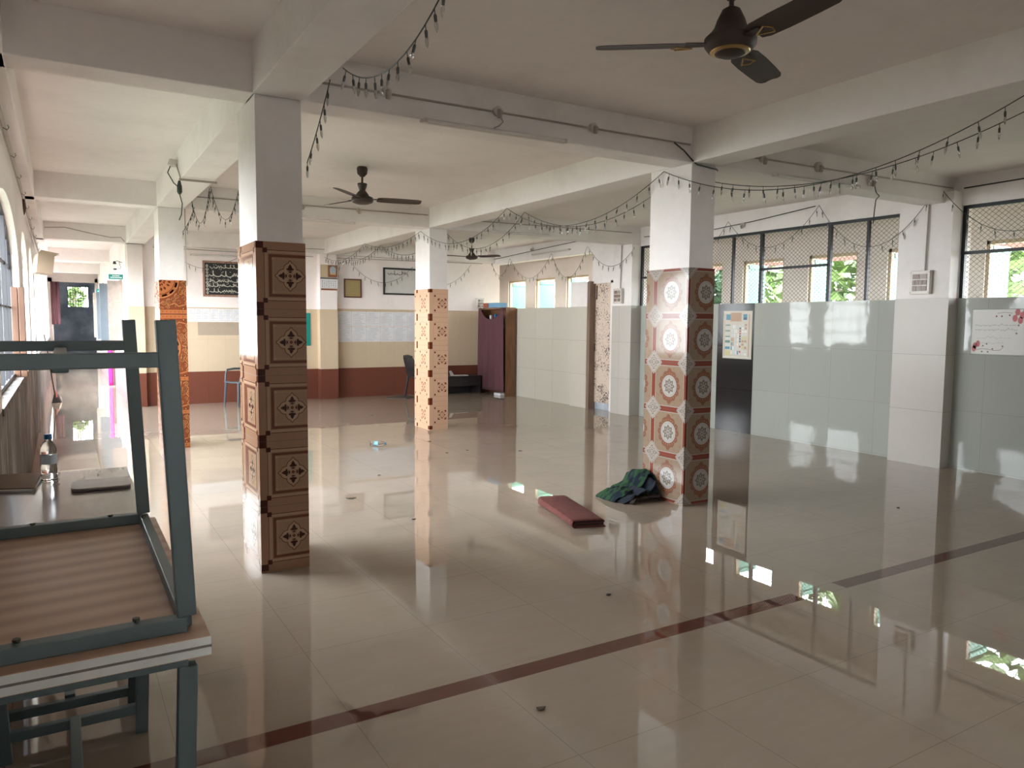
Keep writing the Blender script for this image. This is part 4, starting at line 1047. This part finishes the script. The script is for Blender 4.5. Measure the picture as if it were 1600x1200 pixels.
tag(MB().prism([(5.42, 13.92, .001), (5.9, 14.35, .001), (6.02, 13.82, .001), (5.75, 13.62, .001)], (0, 0, .01), plain('dark_floor_mat', (.10, .075, .06), .9)).build('floor_mat', bevel=.002), 'dark flat mat on the floor beside the black chair', 'mat')

# ------------------------------------------------------------------ right wall: poster and banner
o = thing('poster', 'picture poster pasted on the black wall panel', 'poster', (XR-.003, 7.14, 1.03))
MB().box(-.003, 0, 0, .52, 0, .665, plain('poster_paper', (.50, .46, .38), .35)).build('sheet', o)
s = MB(); rnd = random.Random(4)
pc = {k_: plain('poster_'+k_, v_, .35) for k_, v_ in dict(blue=(.05, .22, .32), orange=(.38, .24, .15), pale=(.50, .52, .50), green=(.08, .20, .16), red=(.34, .06, .06), white=(.62, .62, .6), yellow=(.50, .45, .22), dark=(.03, .06, .12)).items()}
def Q(y0, y1, z0, z1, m, e=.0035):
    s.add([(-e, .52-y0, z0), (-e, .52-y1, z0), (-e, .52-y1, z1), (-e, .52-y0, z1)], [(0, 1, 2, 3)], pc[m])     # y measured from the poster's left
Q(.13, .33, .52, .64, 'orange'); Q(.05, .13, .54, .62, 'blue', .004); Q(.36, .43, .54, .62, 'blue', .004); Q(.375, .42, .545, .575, 'dark', .0045)
for i in range(5): Q(.04, .13, .46-i*.04, .475-i*.04, 'green' if i % 2 == 0 else 'pale', .004)
for i in range(4): Q(.04, .13, .13+i*.045, .165+i*.045, ('blue', 'pale', 'green', 'pale')[i], .004)
Q(.04, .14, .04, .11, 'yellow', .004)
for i in range(7):
    for j in range(5): Q(.15+j*.028, .172+j*.028, .06+i*.06, .11+i*.06, rnd.choice(['pale', 'white', 'pale', 'blue', 'orange', 'white']), .004)
for i in range(12): Q(.30, .325, .05+i*.036, .075+i*.036, rnd.choice(['dark', 'red', 'pale']), .0045)
for i in range(10):
    for j in range(2): Q(.34+j*.05, .38+j*.05, .05+i*.045, .08+i*.045, rnd.choice(['white', 'yellow', 'pale', 'orange']), .004)
Q(.46, .475, .03, .62, 'orange', .004); Q(.02, .03, .03, .62, 'orange', .004); Q(.02, .475, .02, .028, 'white', .004)
s.build('print', o)
o = thing('banner', 'pale paper banner with red flowers and faded script on the right wall', 'banner', (XR-.004, 4.25, 1.22))
MB().box(-.003, 0, -1.15, 0, 0, .465, plain('banner_paper', (.47, .45, .40), .35, 0, .05, 3)).build('sheet', o)
s = MB()
fl = plain('banner_rose', (.45, .10, .11), .5); fg = plain('banner_script', (.25, .27, .24), .5); fb = plain('banner_twig', (.16, .08, .06), .5)
def E(y, z, r1, r2, m, e=.004): s.add([(-e, -a*.72, b) for a, b in ellipse(y, z, r1, r2, 9)], [tuple(range(9))], m)
def RB(pts, w, m, e=.004):
    for q in ribbon(pts, w): s.add([(-e, -a*.72, b) for a, b in q], [(0, 1, 2, 3)], m)
for y, z in ((.06, .09), (.10, .11), (.05, .06)): E(y, z, .03, .034, fl)
RB([(.08, .05), (.16, .06), (.24, .055), (.32, .045), (.40, .05), (.44, .08)], .004, fb)
for y, z in ((.17, .09), (.22, .11), (.16, .03), (.24, .03), (.43, .09), (.30, .06)): E(y, z, .012, .008, fb)
for y, z in ((.60, .43), (.66, .40), (.57, .37), (.64, .35), (.70, .44)): E(y, z, .034, .036, fl)
RB([(.34, .42), (.44, .43), (.54, .42)], .004, fb)
for y, z in ((.33, .39), (.40, .39), (.60, .22), (.62, .30), (.50, .40)): E(y, z, .012, .009, fb)
rnd = random.Random(9)
for zz, a, b in ((.30, .05, .55), (.255, .05, .58), (.17, .08, .5), (.12, .08, .42)):
    x = a
    while x < b:
        L = rnd.uniform(.02, .06); RB([(x, zz), (x+L*.5, zz+rnd.uniform(-.01, .02)), (x+L, zz)], .006 if zz > .2 else .003, fg); x += L+rnd.uniform(.005, .02)
RB([(.0, .0), (1.15, .0)], .012, fg); RB([(0, .462), (1.15, .462)], .008, fg); RB([(.004, 0), (.004, .465)], .010, fg)
s.build('print', o)

# ------------------------------------------------------------------ things on the floor
def folded_mat():
    o = thing('folded_mat', 'red brown woven mat folded flat on the floor left of the medallion column', 'mat', (3.17, 4.40, 0), (0, 0, math.atan2(.735, .175)-PI/2))
    # local: y along the length, x across; three layers folded over
    W_, L = .255, .74; th = .011
    path = [(W_*.97, .012), (.03, .012), (.008, .018), (.008, .030), (.03, .036), (W_-.03, .034), (W_-.012, .038), (W_-.010, .048), (W_-.03, .054), (.02, .058), (.0, .052), (-.006, .035), (-.004, .014), (.01, .004), (W_, .004)]
    vs = []; fs = []; nl = 14
    for j in range(nl+1):
        t = j/nl; lift = .012*(t**3); wob = .006*math.sin(4*t)
        for x, z in path: vs.append((x+wob, L*t+.02*(x/W_)*(1 if t > .5 else -1)*abs(t-.5), z+lift*(z/.05)))
    n = len(path)
    for j in range(nl):
        for i in range(n-1): a = j*n+i; fs.append((a, a+1, a+n+1, a+n))
    b = MB().add(vs, fs, M['mat_red']).build('woven_cloth', o, True)
    sd = b.modifiers.new('t', 'SOLIDIFY'); sd.thickness = .005; sd.offset = 0
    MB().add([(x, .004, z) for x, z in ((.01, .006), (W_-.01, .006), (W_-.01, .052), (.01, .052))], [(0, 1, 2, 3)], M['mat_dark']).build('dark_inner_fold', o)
folded_mat()
def cloth_heap():
    o = thing('cloth_heap', 'crumpled green and navy cloth heaped against the foot of the medallion column', 'cloth', (3.93, 4.78, 0))
    def sheetx(prof, y0, y1, mat, name, wob=.02, seed=0, th=.009):
        n = 26; vs = []; fs = []; P_ = []
        for (xa, za), (xb, zb) in zip(prof[:-1], prof[1:]):
            for q in range(3): P_.append((xa+(xb-xa)*q/3, za+(zb-za)*q/3))
        P_.append(prof[-1])
        for j in range(n+1):
            t = j/n; dx = wob*math.sin(6*t+seed); sc = 1-.45*abs(t-.35)**1.3
            for i, (x, z) in enumerate(P_):
                k_ = min(1, z/.06)
                crease = .006*math.sin(17*t+4*x*10+seed)+.003*math.sin(31*t-x*40+2*seed)+.003*math.sin(60*x+9*t)
                vs.append((min(.41, x+dx*(.3+z*3)+.005*k_*math.sin(23*t+z*30)), y0+(y1-y0)*t+.018*math.sin(i*.6+seed)+.03*(x/.4)*(t-.5), max(.006, z*sc+crease*k_)))
        m = len(P_)
        for j in range(n):
            for i in range(m-1): a = j*m+i; fs.append((a, a+1, a+m+1, a+m))
        b = MB().add(vs, fs, mat).build(name, o, True)
        sub = b.modifiers.new('s', 'SUBSURF'); sub.levels = 1; sub.render_levels = 1
        sd = b.modifiers.new('t', 'SOLIDIFY'); sd.thickness = th; sd.offset = 0
    sheetx([(-.0, .008), (.04, .045), (.09, .085), (.15, .095), (.20, .10), (.25, .14), (.30, .19), (.35, .235), (.385, .24), (.405, .20), (.40, .10)], .08, .34, M['cl_green'], 'green_cloth', .015, 1)
    sheetx([(.04, .008), (.08, .045), (.13, .075), (.18, .07), (.21, .10), (.24, .12), (.26, .08), (.29, .07), (.31, .12), (.34, .17), (.37, .19), (.385, .12), (.36, .05), (.30, .03)], .0, .26, M['cl_navy'], 'navy_cloth', .012, 2)
    sheetx([(.09, .008), (.10, .035), (.13, .045), (.2, .042), (.3, .05), (.38, .06), (.405, .035), (.39, .01)], -.03, .2, M['cl_brown'], 'brown_cloth', .01, 3)
cloth_heap()
o = thing('crushed_bottle', 'crushed pale blue plastic bottle lying on the open floor', 'bottle', (3.16, 8.61, .032), (PI/2, 0, math.radians(60)))
MB().lathe([(.02, 0), (.03, .005), (.031, .05), (.024, .075), (.03, .10), (.029, .14), (.016, .17), (.011, .185)], M['bottle'], 16).build('body', o, True)
MB().lathe([(.0315, .045), (.026, .075), (.031, .098)], M['bottleblue'], 16).build('paper_label', o, True)
MB().lathe([(.014, .18), (.014, .198)], M['blue'], 12).build('cap', o, True)
for i, (x, y, s_) in enumerate(((2.06, 6.09, .05), (2.62, 6.89, .02), (4.24, 11.46, .03), (4.05, 7.77, .02), (3.94, 8.58, .03), (4.58, 7.44, .03), (3.76, 7.72, .02), (2.25, 5.2, .02), (5.4, 5.6, .03), (5.9, 3.6, .02), (1.55, 2.35, .025), (2.55, 3.2, .02))):
    a = random.uniform(0, 6); m = MB(); pts = [(x+s_*math.cos(a+t)*(1 if t % 2 else .5), y+s_*.6*math.sin(a+t), .001+.004*(t % 2)) for t in range(6)]
    m.prism(pts, (0, 0, .003), M['dust']); tag(m.build('litter_scrap'), 'small dark scrap of litter on the shiny floor', 'litter', 'scraps of litter on the floor')

# ------------------------------------------------------------------ corridor furnishings
o = thing('broom', 'long handled broom leaning on the left wall of the corridor', 'broom', (-.14, 15.7, 0))
MB().tube([(.0, 0, .12), (-.085, -.35, .95), (-.125, -.48, 1.24)], .011, M['fan'], 8).build('handle', o, True)
MB().prism([(-.06, -.04, .001), (.09, .03, .001), (.03, .02, .16), (-.02, -.01, .16)], (.02, .06, 0), M['blackp']).build('bristle_head', o, bevel=.006)
MB().tube([(.012, .03, .10), (.006, .02, .17), (.0, 0, .22)], [.03, .026, .014], plain('red_white_binding', (.5, .14, .11), .6, 0, .5, 40), 8).build('binding', o, True)
cloth_sheet('door_curtain', 'thin bright magenta curtain hanging in the corridor doorway', 'curtain', (.90, 19.25, .0), (.2, .98, 0), .55, 2.0, .02, 3, M['magenta'])
for y, z, lab in ((15.3, 2.225, 'teal sign with white lettering over the nearer corridor door'), (20.9, 2.155, 'teal sign with white lettering over the farther corridor door')):
    o = thing('door_sign', lab, 'sign', (.98, y, z), (0, 0, 0), 'teal door signs'); MB().box(-.23, 0, -.012, .0, 0, .085, M['green_sign']).build('plate', o)
    s = MB(); rnd = random.Random(int(y))
    for rr, (a, b) in enumerate(((-.17, -.06), (-.20, -.03))):
        x = a
        while x < b: L = rnd.uniform(.006, .016); R(s, x, x+L, .052-.03*rr, .068-.03*rr, M['white_sign'], -.0125); x += L+.005
    s.build('lettering', o)
o = thing('carton', 'brown cardboard carton fixed high on the left wall of the corridor', 'box', (-.24, 11.6, 2.10), (0, .12, .2))
MB().box(-.02, .17, 0, .26, 0, .25, M['carton']).build('body', o, bevel=.004)
MB().prism([(-.02, 0, .25), (.17, 0, .25), (.21, -.05, .28), (.0, -.06, .29)], (0, 0, .004), M['carton']).build('flap', o)
MB().prism([(.17, 0, .25), (.17, .26, .25), (.24, .24, .28), (.23, .02, .27)], (0, 0, .004), M['carton']).build('flap', o)
o = MB().box(-.375, -.325, 7.96, 8.035, .985, 1.78, M['woodo']).box(-.32, -.275, 7.94, 8.04, .985, 1.78, M['woodo']).build('wooden_plank', bevel=.004); tag(o, 'orange brown wooden plank standing on the left window sill', 'plank')
cloth_sheet('hanging_garment', 'dark maroon garment hanging at the left of the corridor end doorway', 'garment', (-.24, 25.975, 1.35), (1, .0, 0), .22, 1.25, .02, 2, M['maroon'])
for y, z, lab in ((15.35, 2.52, 'nearer'), (20.9, 2.35, 'farther')):
    o = thing('wall_lamp', 'dark wall lamp with bracket above the %s teal corridor sign' % lab, 'lamp', (.97, y-.1, z), (0, 0, 0), 'corridor wall lamps')
    MB().tube([(0, 0, 0), (-.08, 0, .03), (-.12, 0, .0)], .006, M['iron'], 6).build('bracket', o, True)
    MB().tube([(-.12, 0, .02), (-.12, 0, -.03)], [.02, .03], M['iron'], 10).build('shade', o, True)
    MB().tube([(-.05, 0, .02), (-.02, 0, -.1), (-.12, 0, -.12)], .004, M['iron'], 5).build('flex', o, True)
    MB().tube([(-.09, 0, -.12), (-.14, 0, -.12)], .014, M['iron'], 8).build('plug', o, True)

# ------------------------------------------------------------------ outside
struct(MB().box(-40, 60, -30, 70, -3.2, -3.1, M['ground']).build('ground'))
def tree(label, x, y, h, r, mat, seed, n=2600, leaf=.26):
    rnd = random.Random(seed); o = thing('tree', label, 'tree', (x, y, -3.1), (0, 0, 0), 'trees outside')
    MB().tube([(0, 0, 0), (.1, .05, h*.3), (0, .1, h*.55), (.05, 0, h*.8)], [.2, .16, .12, .04], M['bark'], 8).build('trunk', o, True)
    m = MB()
    for i in range(n):
        a = rnd.uniform(0, 2*PI); q = rnd.uniform(-1, 1); rr = r*rnd.uniform(.55, 1)**.5*(1+.25*math.sin(3*a+seed)+.2*math.sin(5*q+a))
        c = Vector((rr*math.sqrt(1-q*q)*math.cos(a), rr*math.sqrt(1-q*q)*math.sin(a), h*.62+rr*q*1.05))
        d1 = Vector((rnd.gauss(0, 1), rnd.gauss(0, 1), rnd.gauss(0, .5))).normalized(); d2 = d1.cross(Vector((rnd.gauss(0, 1), rnd.gauss(0, 1), rnd.gauss(0, 1)))).normalized()
        L = leaf*rnd.uniform(.7, 1.4); w = L*.35
        m.add([c-d1*L, c+d2*w, c+d1*L, c-d2*w], [(0, 1, 2, 3)], mat)
    m.build('foliage', o)
tree('big bright green tree outside the windows at the right edge of the hall', 15.2, 8.5, 8.2, 2.9, M['leaf'], 1)
tree('leafy green tree outside the middle windows of the long mesh grille', 19.8, 14.2, 9.0, 2.4, M['leaf'], 2)
tree('dark green tree outside the window just right of the medallion column', 14, 15.0, 7.8, 1.7, M['leaf2'], 3)
tree('distant dark tree outside the leftmost windows of the long mesh grille', 26, 22.5, 9.5, 3.2, M['leaf2'], 4)
tree('distant tree showing through gaps in the big bright green tree', 26.5, 10.5, 10, 3.2, M['leaf'], 6)
tree('tree seen through the grid window at the corridor end', .42, 33, 8.7, .42, M['leaf'], 5, 700, .09)
o = thing('shed', 'white sheeted shed with a rusty timber eave outside the far right windows', 'shed', (17, 28.5, -3.1))
MB().box(-3, 3, -2.5, 3, 0, 5.2, M['roofsheet']).build('wall', o)
MB().prism([(-3.6, -3.2, 5.1), (3.6, -3.2, 5.1), (3.6, .5, 6.6), (-3.6, .5, 6.6)], (0, 0, .06), M['rustwood']).build('roof', o)
o = thing('awning', 'rusty timber awning frame outside the verandah windows', 'awning', (VX+.5, 0, 0))
for y in [WV[1]+1.178*i for i in range(12)]: MB().bar((0, y+.15, 1.72), (.75, y+.15, 2.5), .045, .045, M['rustwood']).build('brace', o)
MB().bar((.75, 0, 2.52), (.75, 18, 2.52), .06, .06, M['rustwood']).build('eave_beam', o)
